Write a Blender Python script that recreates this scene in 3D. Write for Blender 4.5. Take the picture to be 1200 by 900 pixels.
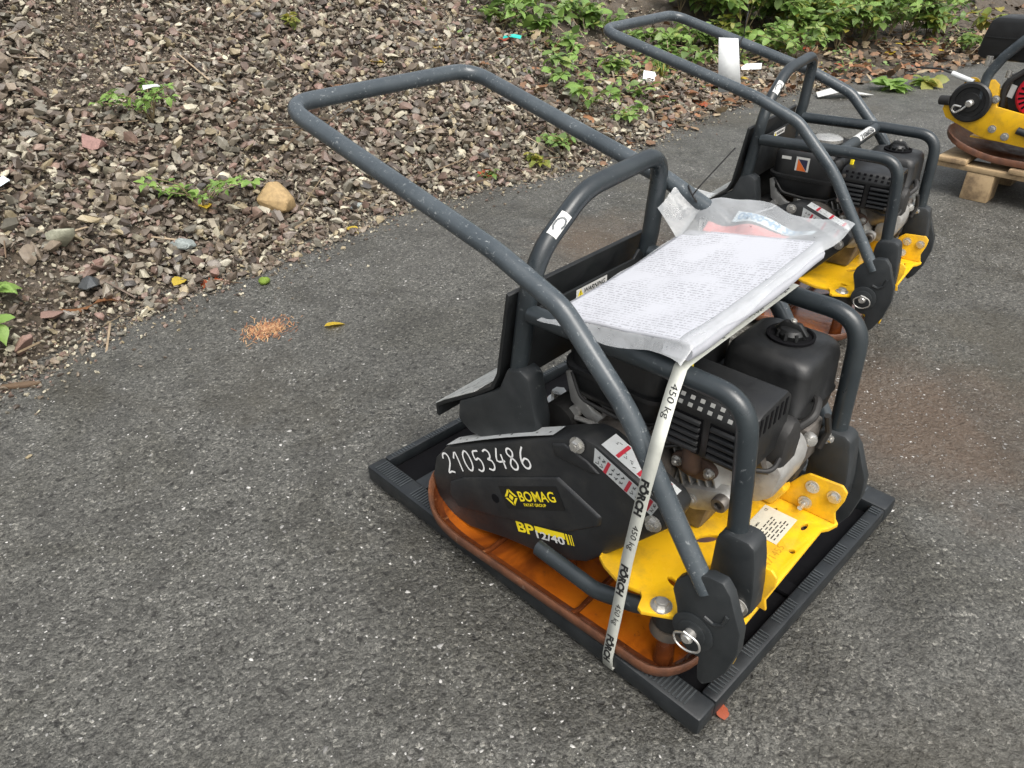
import bpy, bmesh, math, random
import numpy as np
from mathutils import Vector, Matrix, Euler, noise
R = math.radians
rnd = random.Random(7)
S = bpy.context.scene
for o in list(bpy.data.objects): bpy.data.objects.remove(o)
COL = S.collection

# ------------------------------------------------------------------ camera
cd = bpy.data.cameras.new('camera'); cam = bpy.data.objects.new('camera', cd); COL.objects.link(cam)
cd.sensor_width = 36; cd.lens = 36 * 876 / 1200; cd.clip_start = .02; cd.clip_end = 300
xa = Vector((.71508566, -.69901388, -.00566581)); yd = Vector((-.38030773, -.38222555, -.84218149)); fw = Vector((.58653093, .60438665, -.53916439))
mw = Matrix.Identity(4)
for i in range(3):
    mw[i][0] = xa[i]; mw[i][1] = -yd[i]; mw[i][2] = -fw[i]
mw[0][3], mw[1][3], mw[2][3] = -.61335, -.26430, .996
cam.matrix_world = mw
S.camera = cam
S.render.resolution_x = 1024; S.render.resolution_y = 768
# ------------------------------------------------------------------ overcast daylight
SUN_EL, SUN_AZ = 58, 200          # azimuth clockwise from +y
W = bpy.data.worlds.new('World'); S.world = W; W.use_nodes = True
wn = W.node_tree; wn.nodes.clear()
sky = wn.nodes.new('ShaderNodeTexSky'); sky.sky_type = 'NISHITA'; sky.sun_disc = False
sky.sun_elevation = R(SUN_EL); sky.sun_rotation = R(SUN_AZ); sky.air_density = 1.6; sky.dust_density = 6; sky.ozone_density = .6
hs = wn.nodes.new('ShaderNodeHueSaturation'); hs.inputs['Saturation'].default_value = .32
bg = wn.nodes.new('ShaderNodeBackground'); bg.inputs['Strength'].default_value = .15
wo = wn.nodes.new('ShaderNodeOutputWorld')
wn.links.new(sky.outputs[0], hs.inputs['Color']); wn.links.new(hs.outputs[0], bg.inputs[0]); wn.links.new(bg.outputs[0], wo.inputs[0])
sd = bpy.data.lights.new('sun', 'SUN'); sd.energy = 1.3; sd.angle = R(40); sd.color = (1, .97, .92)
sun = bpy.data.objects.new('sun', sd); COL.objects.link(sun)
az, el = R(SUN_AZ), R(SUN_EL)
to_sun = Vector((math.sin(az) * math.cos(el), math.cos(az) * math.cos(el), math.sin(el)))
sun.rotation_euler = to_sun.to_track_quat('Z', 'Y').to_euler(); sun.location = (0, 0, 20)
S.view_settings.view_transform = 'Standard'; S.view_settings.look = 'None'; S.view_settings.exposure = .64; S.view_settings.gamma = 1
S.render.engine = 'CYCLES'

# ------------------------------------------------------------------ materials
MATS = {}
def nmat(name):
    m = bpy.data.materials.new(name); m.use_nodes = True; MATS[name] = m
    nt = m.node_tree; b = nt.nodes['Principled BSDF']
    return m, nt, b
def L(nt, a, b): nt.links.new(a, b)
def N(nt, t, **kw):
    n = nt.nodes.new(t)
    for k, v in kw.items():
        if hasattr(n, k): setattr(n, k, v)
        else: n.inputs[k.replace('_', ' ')].default_value = v
    return n
def ramp(nt, src, stops):
    r = nt.nodes.new('ShaderNodeValToRGB'); e = r.color_ramp.elements
    while len(e) < len(stops): e.new(.5)
    for q, (p, c) in zip(e, stops):
        q.position = p; q.color = (c, c, c, 1) if isinstance(c, (int, float)) else (*c, 1)
    L(nt, src, r.inputs[0]); return r
def mixc(nt, fac, a, b):
    m = nt.nodes.new('ShaderNodeMix'); m.data_type = 'RGBA'
    for s, v in ((0, fac), (6, a), (7, b)):
        if hasattr(v, 'links') or isinstance(v, bpy.types.NodeSocket): L(nt, v, m.inputs[s])
        elif isinstance(v, tuple): m.inputs[s].default_value = (*v, 1)
        else: m.inputs[s].default_value = v
    return m.outputs[2]
def coord(nt, kind='Object'):
    return nt.nodes.new('ShaderNodeTexCoord').outputs[kind]
def noise_n(nt, co, scale, detail=4, rough=.55, dist=0):
    n = nt.nodes.new('ShaderNodeTexNoise'); n.inputs['Scale'].default_value = scale; n.inputs['Detail'].default_value = detail
    n.inputs['Roughness'].default_value = rough; n.inputs['Distortion'].default_value = dist
    L(nt, co, n.inputs['Vector']); return n.outputs[0]
def bump(nt, b, h, strength=.3, dist=.002, prev=None):
    n = nt.nodes.new('ShaderNodeBump'); n.inputs['Strength'].default_value = strength; n.inputs['Distance'].default_value = dist
    L(nt, h, n.inputs['Height'])
    if prev is not None: L(nt, prev, n.inputs['Normal'])
    L(nt, n.outputs[0], b.inputs['Normal']); return n.outputs[0]
def surf(name, c1, c2, rough=.5, metal=0, scale=30, wear=None, wearamt=.62, bumps=.15, bscale=250, bdist=.001, dirt=None, coat=0, rvar=.15, wscale=55):
    """base colour varied by noise, worn patches with their own colour, fine relief"""
    m, nt, b = nmat(name); co = coord(nt)
    n1 = noise_n(nt, co, scale, 6); col = mixc(nt, ramp(nt, n1, [(.3, 0), (.7, 1)]).outputs[0], c1, c2)
    if dirt:
        n3 = noise_n(nt, co, 14, 8, .7); col = mixc(nt, ramp(nt, n3, [(.47, 0), (.68, .8)]).outputs[0], col, dirt)
    if wear:
        n2 = noise_n(nt, co, wscale, 9, .72, .6); f = ramp(nt, n2, [(wearamt, 0), (wearamt + .06, 1)]).outputs[0]
        col = mixc(nt, f, col, wear)
    L(nt, col, b.inputs['Base Color'])
    r = ramp(nt, noise_n(nt, co, scale * .7, 5), [(.25, max(.03, rough - rvar)), (.75, min(1, rough + rvar))]); L(nt, r.outputs[0], b.inputs['Roughness'])
    b.inputs['Metallic'].default_value = metal; b.inputs['Coat Weight'].default_value = coat
    if bumps: bump(nt, b, noise_n(nt, co, bscale, 4), bumps, bdist)
    return m
TUBE = surf('tube_paint', (.016, .021, .025), (.026, .033, .037), .36, 0, 18, wear=(.12, .13, .135), wscale=110, rvar=.2, wearamt=.62, bumps=.12, bscale=160)
TUBEW = surf('worn_handle_paint', (.038, .048, .056), (.068, .081, .090), .28, 0, 16, wear=(.22, .235, .24), wearamt=.595, bumps=.2, bscale=140, wscale=150)
PLATEG = surf('bracket_paint', (.013, .016, .018), (.026, .029, .031), .45, 0, 25, wear=(.11, .115, .115), wscale=75, rvar=.2, wearamt=.63, bumps=.12)
YEL = surf('yellow_paint', (.80, .47, .012), (.72, .40, .010), .36, 0, 10, wear=(.25, .15, .03), wearamt=.72, bumps=.06, dirt=(.40, .23, .03))
BLKP = surf('black_plastic', (.007, .0075, .008), (.012, .0125, .013), .45, 0, 40, bumps=.18, bscale=420)
COVER = surf('cover_plastic', (.0095, .0105, .012), (.016, .0175, .019), .50, 0, 22, wear=(.06, .06, .06), dirt=(.030, .030, .028), wearamt=.66, bumps=.22, bscale=520, bdist=.0008)
RIBM = surf('worn_rib_plastic', (.025, .030, .032), (.05, .056, .06), .5, 0, 30, bumps=0)
PALP = surf('pallet_plastic', (.008, .010, .012), (.017, .020, .022), .45, 0, 30, wear=(.06, .068, .07), wearamt=.68, bumps=.2, bscale=180)
DARK = surf('void_shade_black', (.004, .004, .005), (.006, .006, .007), .9, bumps=0); DARK.node_tree.nodes['Principled BSDF'].inputs['Specular IOR Level'].default_value = .1  # near-black colour stands in for the unlit depth of cells, recesses and slots
ALU = surf('cast_aluminium', (.46, .46, .44), (.30, .29, .275), .5, .45, 30, bumps=.3, bscale=300, dirt=(.13, .11, .09))
ALUD = surf('dirty_aluminium', (.22, .20, .18), (.10, .09, .08), .5, .6, 35, bumps=.35, bscale=260, dirt=(.06, .05, .04))
STEEL = surf('zinc_steel', (.60, .59, .56), (.52, .51, .48), .30, .75, 60, bumps=.1)
RUST = surf('rust_brown', (.075, .032, .018), (.15, .058, .026), .55, 0, 40, wear=(.22, .15, .11), wearamt=.62, bumps=.5, bscale=200, bdist=.002)
PIPE = surf('exhaust_rust', (.07, .045, .035), (.11, .065, .045), .7, .2, 50, bumps=.3)
RUBBER = surf('rubber', (.012, .012, .012), (.02, .019, .018), .6, 0, 50, bumps=.2)
GUARD = surf('guard_paint', (.006, .007, .008), (.011, .0125, .013), .5, 0, 30, wear=(.12, .13, .13), wearamt=.72, bumps=.25, bscale=150)
EXC = surf('exciter_cast', (.05, .042, .036), (.09, .075, .06), .6, .1, 30, bumps=.4, dirt=(.12, .08, .05))
WOOD = surf('pallet_wood', (.44, .32, .18), (.32, .22, .12), .75, 0, 14, bumps=.5, bscale=120, dirt=(.10, .07, .045))
WOODD = surf('dark_wood', (.13, .085, .05), (.08, .05, .03), .75, 0, 14, bumps=.5, bscale=120)
RED = surf('red_starter', (.62, .012, .03), (.5, .01, .025), .38, bumps=.05)
def flat(name, c, rough=.5, metal=0):
    m, nt, b = nmat(name); b.inputs['Base Color'].default_value = (*c, 1); b.inputs['Roughness'].default_value = rough; b.inputs['Metallic'].default_value = metal
    co = coord(nt); n = noise_n(nt, co, 60, 5, .7); L(nt, mixc(nt, ramp(nt, n, [(.42, 0), (.8, .35)]).outputs[0], c, tuple(x * .55 for x in c)), b.inputs['Base Color'])
    return m
WHITEL = flat('label_white', (.62, .62, .60), .35); SILVERL = flat('label_silver', (.50, .52, .52), .35); INK = flat('label_ink', (.015, .015, .016), .5)
YELL = flat('label_yellow', (.86, .68, .02), .4); REDL = flat('label_red', (.45, .03, .05), .4); BLACKL = flat('label_black', (.008, .008, .008), .3)
CHALK = flat('chalk_white', (.80, .80, .79), .8); ORNL = flat('label_orange', (.75, .16, .03), .4); NAVY = flat('label_navy', (.03, .03, .07), .4)
WHITEP = flat('paper_white', (.44, .45, .49), .5); STRAPM = flat('strap_white', (.50, .51, .46), .45); TAGM = flat('tag_white', (.66, .68, .68), .5); BLUEI = flat('print_blue', (.16, .36, .55), .5); REDI = flat('print_red', (.75, .22, .20), .5); PALEB = flat('print_pale', (.62, .72, .76), .5)
TEAL = flat('teal_plastic', (.02, .45, .38), .4); CREAM = flat('cream_plate', (.55, .53, .44), .4); LTHOLE = flat('bright_metal', (.42, .42, .40), .4, .4)

def wet_rust():
    m, nt, b = nmat('wet_orange_rust'); co = coord(nt)
    n = noise_n(nt, co, 7, 5, .55, .6)
    r = ramp(nt, n, [(.28, (.03, .010, .005)), (.40, (.15, .036, .006)), (.53, (.38, .095, .007)), (.68, (.52, .16, .010)), (.82, (.30, .13, .02))])
    n2 = noise_n(nt, co, 45, 8, .75)
    L(nt, mixc(nt, ramp(nt, n2, [(.60, 0), (.70, .75)]).outputs[0], r.outputs[0], (.10, .035, .015)), b.inputs['Base Color'])
    b.inputs['Roughness'].default_value = .12; b.inputs['Coat Weight'].default_value = .5; b.inputs['Coat Roughness'].default_value = .06
    v = N(nt, 'ShaderNodeTexVoronoi', Scale=120.); L(nt, co, v.inputs['Vector'])
    bump(nt, b, noise_n(nt, co, 60, 6, .7), .3, .003)
    return m
WETRUST = wet_rust()
DARKRUST = surf('dark_wet_rust', (.05, .014, .006), (.13, .035, .009), .22, 0, 30, wear=(.20, .09, .04), wearamt=.60, bumps=.5, bscale=120, bdist=.002)

def asphalt():
    m, nt, b = nmat('asphalt'); co = coord(nt)
    nz = nt.nodes.new('ShaderNodeTexNoise'); nz.inputs['Scale'].default_value = 260; nz.inputs['Detail'].default_value = 2; L(nt, co, nz.inputs['Vector'])
    ma = nt.nodes.new('ShaderNodeVectorMath'); ma.operation = 'MULTIPLY_ADD'; L(nt, nz.outputs['Color'], ma.inputs[0]); ma.inputs[1].default_value = (.008, .008, .008); L(nt, co, ma.inputs[2])
    v = N(nt, 'ShaderNodeTexVoronoi', Scale=215.); L(nt, ma.outputs[0], v.inputs['Vector']); s1 = nt.nodes.new('ShaderNodeSeparateColor'); L(nt, v.outputs['Color'], s1.inputs[0])
    v2 = N(nt, 'ShaderNodeTexVoronoi', Scale=480.); L(nt, ma.outputs[0], v2.inputs['Vector']); s2 = nt.nodes.new('ShaderNodeSeparateColor'); L(nt, v2.outputs['Color'], s2.inputs[0])
    col = ramp(nt, s1.outputs[0], [(0, (.106, .108, .104)), (.35, (.162, .164, .158)), (.7, (.215, .217, .209)), (.94, (.285, .286, .276)), (.98, (.50, .50, .48))]).outputs[0]
    mx0 = nt.nodes.new('ShaderNodeMix'); mx0.data_type = 'RGBA'; mx0.blend_type = 'MULTIPLY'; mx0.inputs[0].default_value = 1; L(nt, col, mx0.inputs[6]); L(nt, ramp(nt, s2.outputs[0], [(0, .5), (.5, 1.), (.9, 1.3), (1, 1.6)]).outputs[0], mx0.inputs[7]); col = mx0.outputs[2]
    pits = noise_n(nt, co, 70, 4, .62, .5); col = mixc(nt, ramp(nt, pits, [(.36, .85), (.43, 0)]).outputs[0], col, (.028, .027, .026))
    mid = noise_n(nt, co, 9, 5, .6); col = mixc(nt, ramp(nt, mid, [(.38, .4), (.55, 0)]).outputs[0], col, (.065, .064, .061))
    grain = v.outputs['Distance']
    big = noise_n(nt, co, 1.1, 6, .62, .5)
    col = mixc(nt, ramp(nt, big, [(.52, 0), (.63, .5)]).outputs[0], col, (.118, .104, .074))
    pale = noise_n(nt, co, 1.9, 7, .6); col = mixc(nt, ramp(nt, pale, [(.5, 0), (.78, .4)]).outputs[0], col, (.21, .21, .205))
    wd = nt.nodes.new('ShaderNodeVectorMath'); wd.operation = 'DISTANCE'; L(nt, co, wd.inputs[0]); wd.inputs[1].default_value = (2.35, -.15, 0)
    wa = nt.nodes.new('ShaderNodeMath'); wa.operation = 'MULTIPLY_ADD'; L(nt, noise_n(nt, co, 1.6, 5, .6), wa.inputs[0]); wa.inputs[1].default_value = -.9; L(nt, wd.outputs['Value'], wa.inputs[2])
    wet = ramp(nt, wa.outputs[0], [(1.3, .85), (2.15, 0)]); wet.color_ramp.interpolation = 'EASE'
    wmx = nt.nodes.new('ShaderNodeMix'); wmx.data_type = 'RGBA'; wmx.blend_type = 'MULTIPLY'; L(nt, wet.outputs[0], wmx.inputs[0]); L(nt, col, wmx.inputs[6]); wmx.inputs[7].default_value = (.37, .355, .315, 1); col = wmx.outputs[2]
    # rusty run-off stains, brown, where machines have stood
    mp = nt.nodes.new('ShaderNodeVectorMath'); mp.operation = 'DISTANCE'; L(nt, co, mp.inputs[0]); mp.inputs[1].default_value = (1.02, .10, 0)
    ws = noise_n(nt, co, 5, 6, .7)
    ad = nt.nodes.new('ShaderNodeMath'); ad.operation = 'MULTIPLY_ADD'; L(nt, ws, ad.inputs[0]); ad.inputs[1].default_value = .55; L(nt, mp.outputs['Value'], ad.inputs[2])
    st = ramp(nt, ad.outputs[0], [(.38, .68), (.66, 0)])
    col = mixc(nt, st.outputs[0], col, (.092, .057, .034))
    mp2 = nt.nodes.new('ShaderNodeVectorMath'); mp2.operation = 'DISTANCE'; L(nt, co, mp2.inputs[0]); mp2.inputs[1].default_value = (1.35, 1.25, 0)
    ad2 = nt.nodes.new('ShaderNodeMath'); ad2.operation = 'MULTIPLY_ADD'; L(nt, ws, ad2.inputs[0]); ad2.inputs[1].default_value = .5; L(nt, mp2.outputs['Value'], ad2.inputs[2])
    st2 = ramp(nt, ad2.outputs[0], [(.35, .5), (.6, 0)]); col = mixc(nt, st2.outputs[0], col, (.13, .085, .05))
    # darker ring around the pallet, and broad worn patches
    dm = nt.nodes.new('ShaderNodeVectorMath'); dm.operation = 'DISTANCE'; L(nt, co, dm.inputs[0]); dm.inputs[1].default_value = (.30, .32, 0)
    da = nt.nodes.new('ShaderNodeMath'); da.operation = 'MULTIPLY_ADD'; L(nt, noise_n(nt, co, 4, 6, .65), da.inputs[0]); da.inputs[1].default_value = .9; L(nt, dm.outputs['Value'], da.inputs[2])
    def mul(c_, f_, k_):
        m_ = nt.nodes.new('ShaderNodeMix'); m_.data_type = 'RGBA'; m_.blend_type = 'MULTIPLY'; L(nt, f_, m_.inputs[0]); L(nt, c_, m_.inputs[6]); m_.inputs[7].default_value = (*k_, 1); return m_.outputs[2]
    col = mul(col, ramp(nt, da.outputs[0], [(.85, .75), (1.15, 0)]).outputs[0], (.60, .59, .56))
    col = mul(col, ramp(nt, noise_n(nt, co, 2.6, 7, .68, .8), [(.50, 0), (.60, .6)]).outputs[0], (.70, .69, .64))
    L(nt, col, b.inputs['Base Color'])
    L(nt, ramp(nt, noise_n(nt, co, 2.2, 6, .6), [(.3, .40), (.7, .75)]).outputs[0], b.inputs['Roughness'])
    b1 = bump(nt, b, grain, .6, .003); nt.nodes['Bump'].invert = True; b2 = bump(nt, b, pits, .8, .010, b1); bump(nt, b, noise_n(nt, co, 26, 5, .6), .4, .010, b2)
    return m
ASPH = asphalt()
SOIL = surf('soil', (.040, .030, .020), (.085, .066, .045), .85, 0, 12, bumps=1, bscale=90, bdist=.008, dirt=(.10, .085, .07))
def attr_mat(name, rough=.6, bumps=.4, bscale=120, coat=0, trans=0):
    m, nt, b = nmat(name); a = nt.nodes.new('ShaderNodeAttribute'); a.attribute_name = 'tone'
    co = coord(nt); n = noise_n(nt, co, 35, 5, .65)
    mx = nt.nodes.new('ShaderNodeMix'); mx.data_type = 'RGBA'; mx.blend_type = 'MULTIPLY'; mx.inputs[0].default_value = 1
    L(nt, a.outputs['Color'], mx.inputs[6]); L(nt, ramp(nt, n, [(.3, .62), (.7, 1.25)]).outputs[0], mx.inputs[7])
    L(nt, mx.outputs[2], b.inputs['Base Color']); b.inputs['Roughness'].default_value = rough
    if bumps: bump(nt, b, noise_n(nt, co, bscale, 4), bumps, .002)
    return m
GRAVEL = attr_mat('gravel_stone', .48)
LITTER = attr_mat('leaf_litter', .6, .2)
def obj_tint(name, stops, rough=.5, scale=30, bumps=.3, bscale=90, sss=False, metal=0):
    """colour picked per object, then mottled"""
    m, nt, b = nmat(name); oi = nt.nodes.new('ShaderNodeObjectInfo')
    r = ramp(nt, oi.outputs['Random'], stops); co = coord(nt)
    mx = nt.nodes.new('ShaderNodeMix'); mx.data_type = 'RGBA'; mx.blend_type = 'MULTIPLY'; mx.inputs[0].default_value = 1
    L(nt, r.outputs[0], mx.inputs[6]); L(nt, ramp(nt, noise_n(nt, co, scale, 6, .7), [(.3, .65), (.7, 1.2)]).outputs[0], mx.inputs[7])
    L(nt, mx.outputs[2], b.inputs['Base Color']); b.inputs['Roughness'].default_value = rough
    if bumps: bump(nt, b, noise_n(nt, co, bscale, 4), bumps, .003)
    if sss:
        out = nt.nodes['Material Output']; tr = nt.nodes.new('ShaderNodeBsdfTranslucent'); L(nt, mx.outputs[2], tr.inputs[0])
        ms = nt.nodes.new('ShaderNodeMixShader'); ms.inputs[0].default_value = .35; L(nt, b.outputs[0], ms.inputs[1]); L(nt, tr.outputs[0], ms.inputs[2]); L(nt, ms.outputs[0], out.inputs[0])
    return m
STONER = obj_tint('reddish_stone', [(0, (.20, .125, .10)), (1, (.25, .16, .13))], .5); STONEP = obj_tint('pale_stone', [(0, (.36, .33, .26)), (1, (.44, .41, .33))], .6); STONEK = obj_tint('blackish_stone', [(0, (.075, .07, .065)), (1, (.10, .088, .075))], .45)
STONE = obj_tint('larger_stone', [(0, (.19, .16, .135)), (.3, (.28, .26, .23)), (.55, (.23, .16, .13)), (.75, (.33, .30, .25)), (1, (.14, .13, .115))], .6)
ROCKY = obj_tint('sandstone', [(0, (.36, .25, .12)), (1, (.36, .25, .12))], .75, 12); ROCKP = obj_tint('pale_slab', [(0, (.33, .33, .25)), (1, (.33, .33, .25))], .7, 14); ROCKG = obj_tint('grey_green_stone', [(0, (.24, .27, .26)), (1, (.24, .27, .26))], .6, 14); ROCKR = obj_tint('pinkish_stone', [(0, (.28, .16, .14)), (1, (.28, .16, .14))], .65, 14); ROCKD = obj_tint('dark_stone', [(0, (.06, .065, .068)), (1, (.06, .065, .068))], .45, 14)
LEAFG = obj_tint('green_leaf', [(0, (.15, .25, .065)), (.35, (.22, .33, .09)), (.7, (.125, .20, .06)), (.9, (.29, .39, .11)), (1, (.36, .36, .10))], .42, 40, .25, 70, True)
LEAFL = obj_tint('light_leaf', [(0, (.21, .35, .08)), (.5, (.27, .42, .10)), (1, (.16, .29, .07))], .45, 40, .25, 70, True)
LEAFY = obj_tint('yellow_green_leaf', [(0, (.30, .30, .05)), (.5, (.20, .25, .05)), (1, (.38, .32, .06))], .45, 40, .25, 70, True)
DEADB = obj_tint('brown_leaf', [(0, (.30, .14, .06)), (.4, (.22, .10, .05)), (.7, (.38, .22, .11)), (1, (.17, .09, .05))], .5, 50, .3, 120, True)
DEADY = obj_tint('yellow_leaf', [(0, (.72, .50, .04)), (1, (.62, .46, .06))], .45, 60, .2, 120, True)
DEADR = obj_tint('red_leaf', [(0, (.38, .07, .035)), (1, (.45, .12, .05))], .45, 60, .2, 120, True)
STEM = surf('stem', (.20, .15, .08), (.11, .09, .05), .6, bumps=.2); MOSS = surf('moss', (.10, .17, .015), (.17, .24, .03), .8, 0, 200, bumps=.8, bscale=400); NEEDLE = surf('needle_orange', (.42, .16, .05), (.50, .26, .10), .6, 0, 60)

def papers():
    m, nt, b = nmat('printed_paper'); co = coord(nt)
    sx = nt.nodes.new('ShaderNodeSeparateXYZ'); L(nt, co, sx.inputs[0])
    w = N(nt, 'ShaderNodeTexWave', Scale=50., Distortion=.2); w.bands_direction = 'X'; L(nt, co, w.inputs['Vector'])
    mpn = nt.nodes.new('ShaderNodeMapping'); mpn.inputs['Scale'].default_value = (90, 330, 10); L(nt, co, mpn.inputs[0])
    words = noise_n(nt, mpn.outputs[0], 1., 2, .5)
    blocks = noise_n(nt, co, 17, 3, .5)
    a = nt.nodes.new('ShaderNodeMath'); a.operation = 'MULTIPLY'; L(nt, ramp(nt, w.outputs[0], [(.52, 0), (.6, 1)]).outputs[0], a.inputs[0]); L(nt, ramp(nt, words, [(.45, 0), (.52, 1)]).outputs[0], a.inputs[1])
    a2 = nt.nodes.new('ShaderNodeMath'); a2.operation = 'MULTIPLY'; L(nt, a.outputs[0], a2.inputs[0]); L(nt, ramp(nt, blocks, [(.36, .05), (.50, 1.)]).outputs[0], a2.inputs[1])
    L(nt, mixc(nt, a2.outputs[0], (.46, .47, .505), (.29, .295, .32)), b.inputs['Base Color']); b.inputs['Roughness'].default_value = .55
    return m
PAPER = papers()
def film():
    m, nt, b = nmat('clear_film'); co = coord(nt); out = nt.nodes['Material Output']
    tr = nt.nodes.new('ShaderNodeBsdfTransparent'); tr.inputs[0].default_value = (.97, .97, .97, 1)
    b.inputs['Base Color'].default_value = (.54, .56, .575, 1); b.inputs['Roughness'].default_value = .11
    h = noise_n(nt, co, 16, 4, .55, 1.5); bm = bump(nt, b, h, .7, .006)
    v = N(nt, 'ShaderNodeTexVoronoi', Scale=170.); L(nt, co, v.inputs['Vector'])
    nb = nt.nodes.new('ShaderNodeBump'); nb.invert = True; nb.inputs['Strength'].default_value = .08; nb.inputs['Distance'].default_value = .0008
    L(nt, ramp(nt, v.outputs['Distance'], [(.0, 0), (.38, 1)]).outputs[0], nb.inputs['Height']); L(nt, bm, nb.inputs['Normal']); L(nt, nb.outputs[0], b.inputs['Normal'])
    lw = nt.nodes.new('ShaderNodeFresnel'); lw.inputs[0].default_value = 1.22; L(nt, nb.outputs[0], lw.inputs['Normal'])
    f = nt.nodes.new('ShaderNodeMath'); f.operation = 'MULTIPLY_ADD'; L(nt, noise_n(nt, co, 11, 5, .6), f.inputs[0]); f.inputs[1].default_value = .5; L(nt, lw.outputs[0], f.inputs[2])
    f2 = nt.nodes.new('ShaderNodeMath'); f2.operation = 'ADD'; f2.use_clamp = True; L(nt, f.outputs[0], f2.inputs[0]); f2.inputs[1].default_value = .16
    ms = nt.nodes.new('ShaderNodeMixShader'); L(nt, f2.outputs[0], ms.inputs[0]); L(nt, tr.outputs[0], ms.inputs[1]); L(nt, b.outputs[0], ms.inputs[2]); L(nt, ms.outputs[0], out.inputs[0])
    return m
FILM = film()
def water_drop():
    m, nt, b = nmat('water_drop'); b.inputs['Base Color'].default_value = (.95, .96, .97, 1); b.inputs['Roughness'].default_value = .05; b.inputs['Transmission Weight'].default_value = 1; b.inputs['IOR'].default_value = 1.33
    return m
DROP = water_drop()

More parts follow.
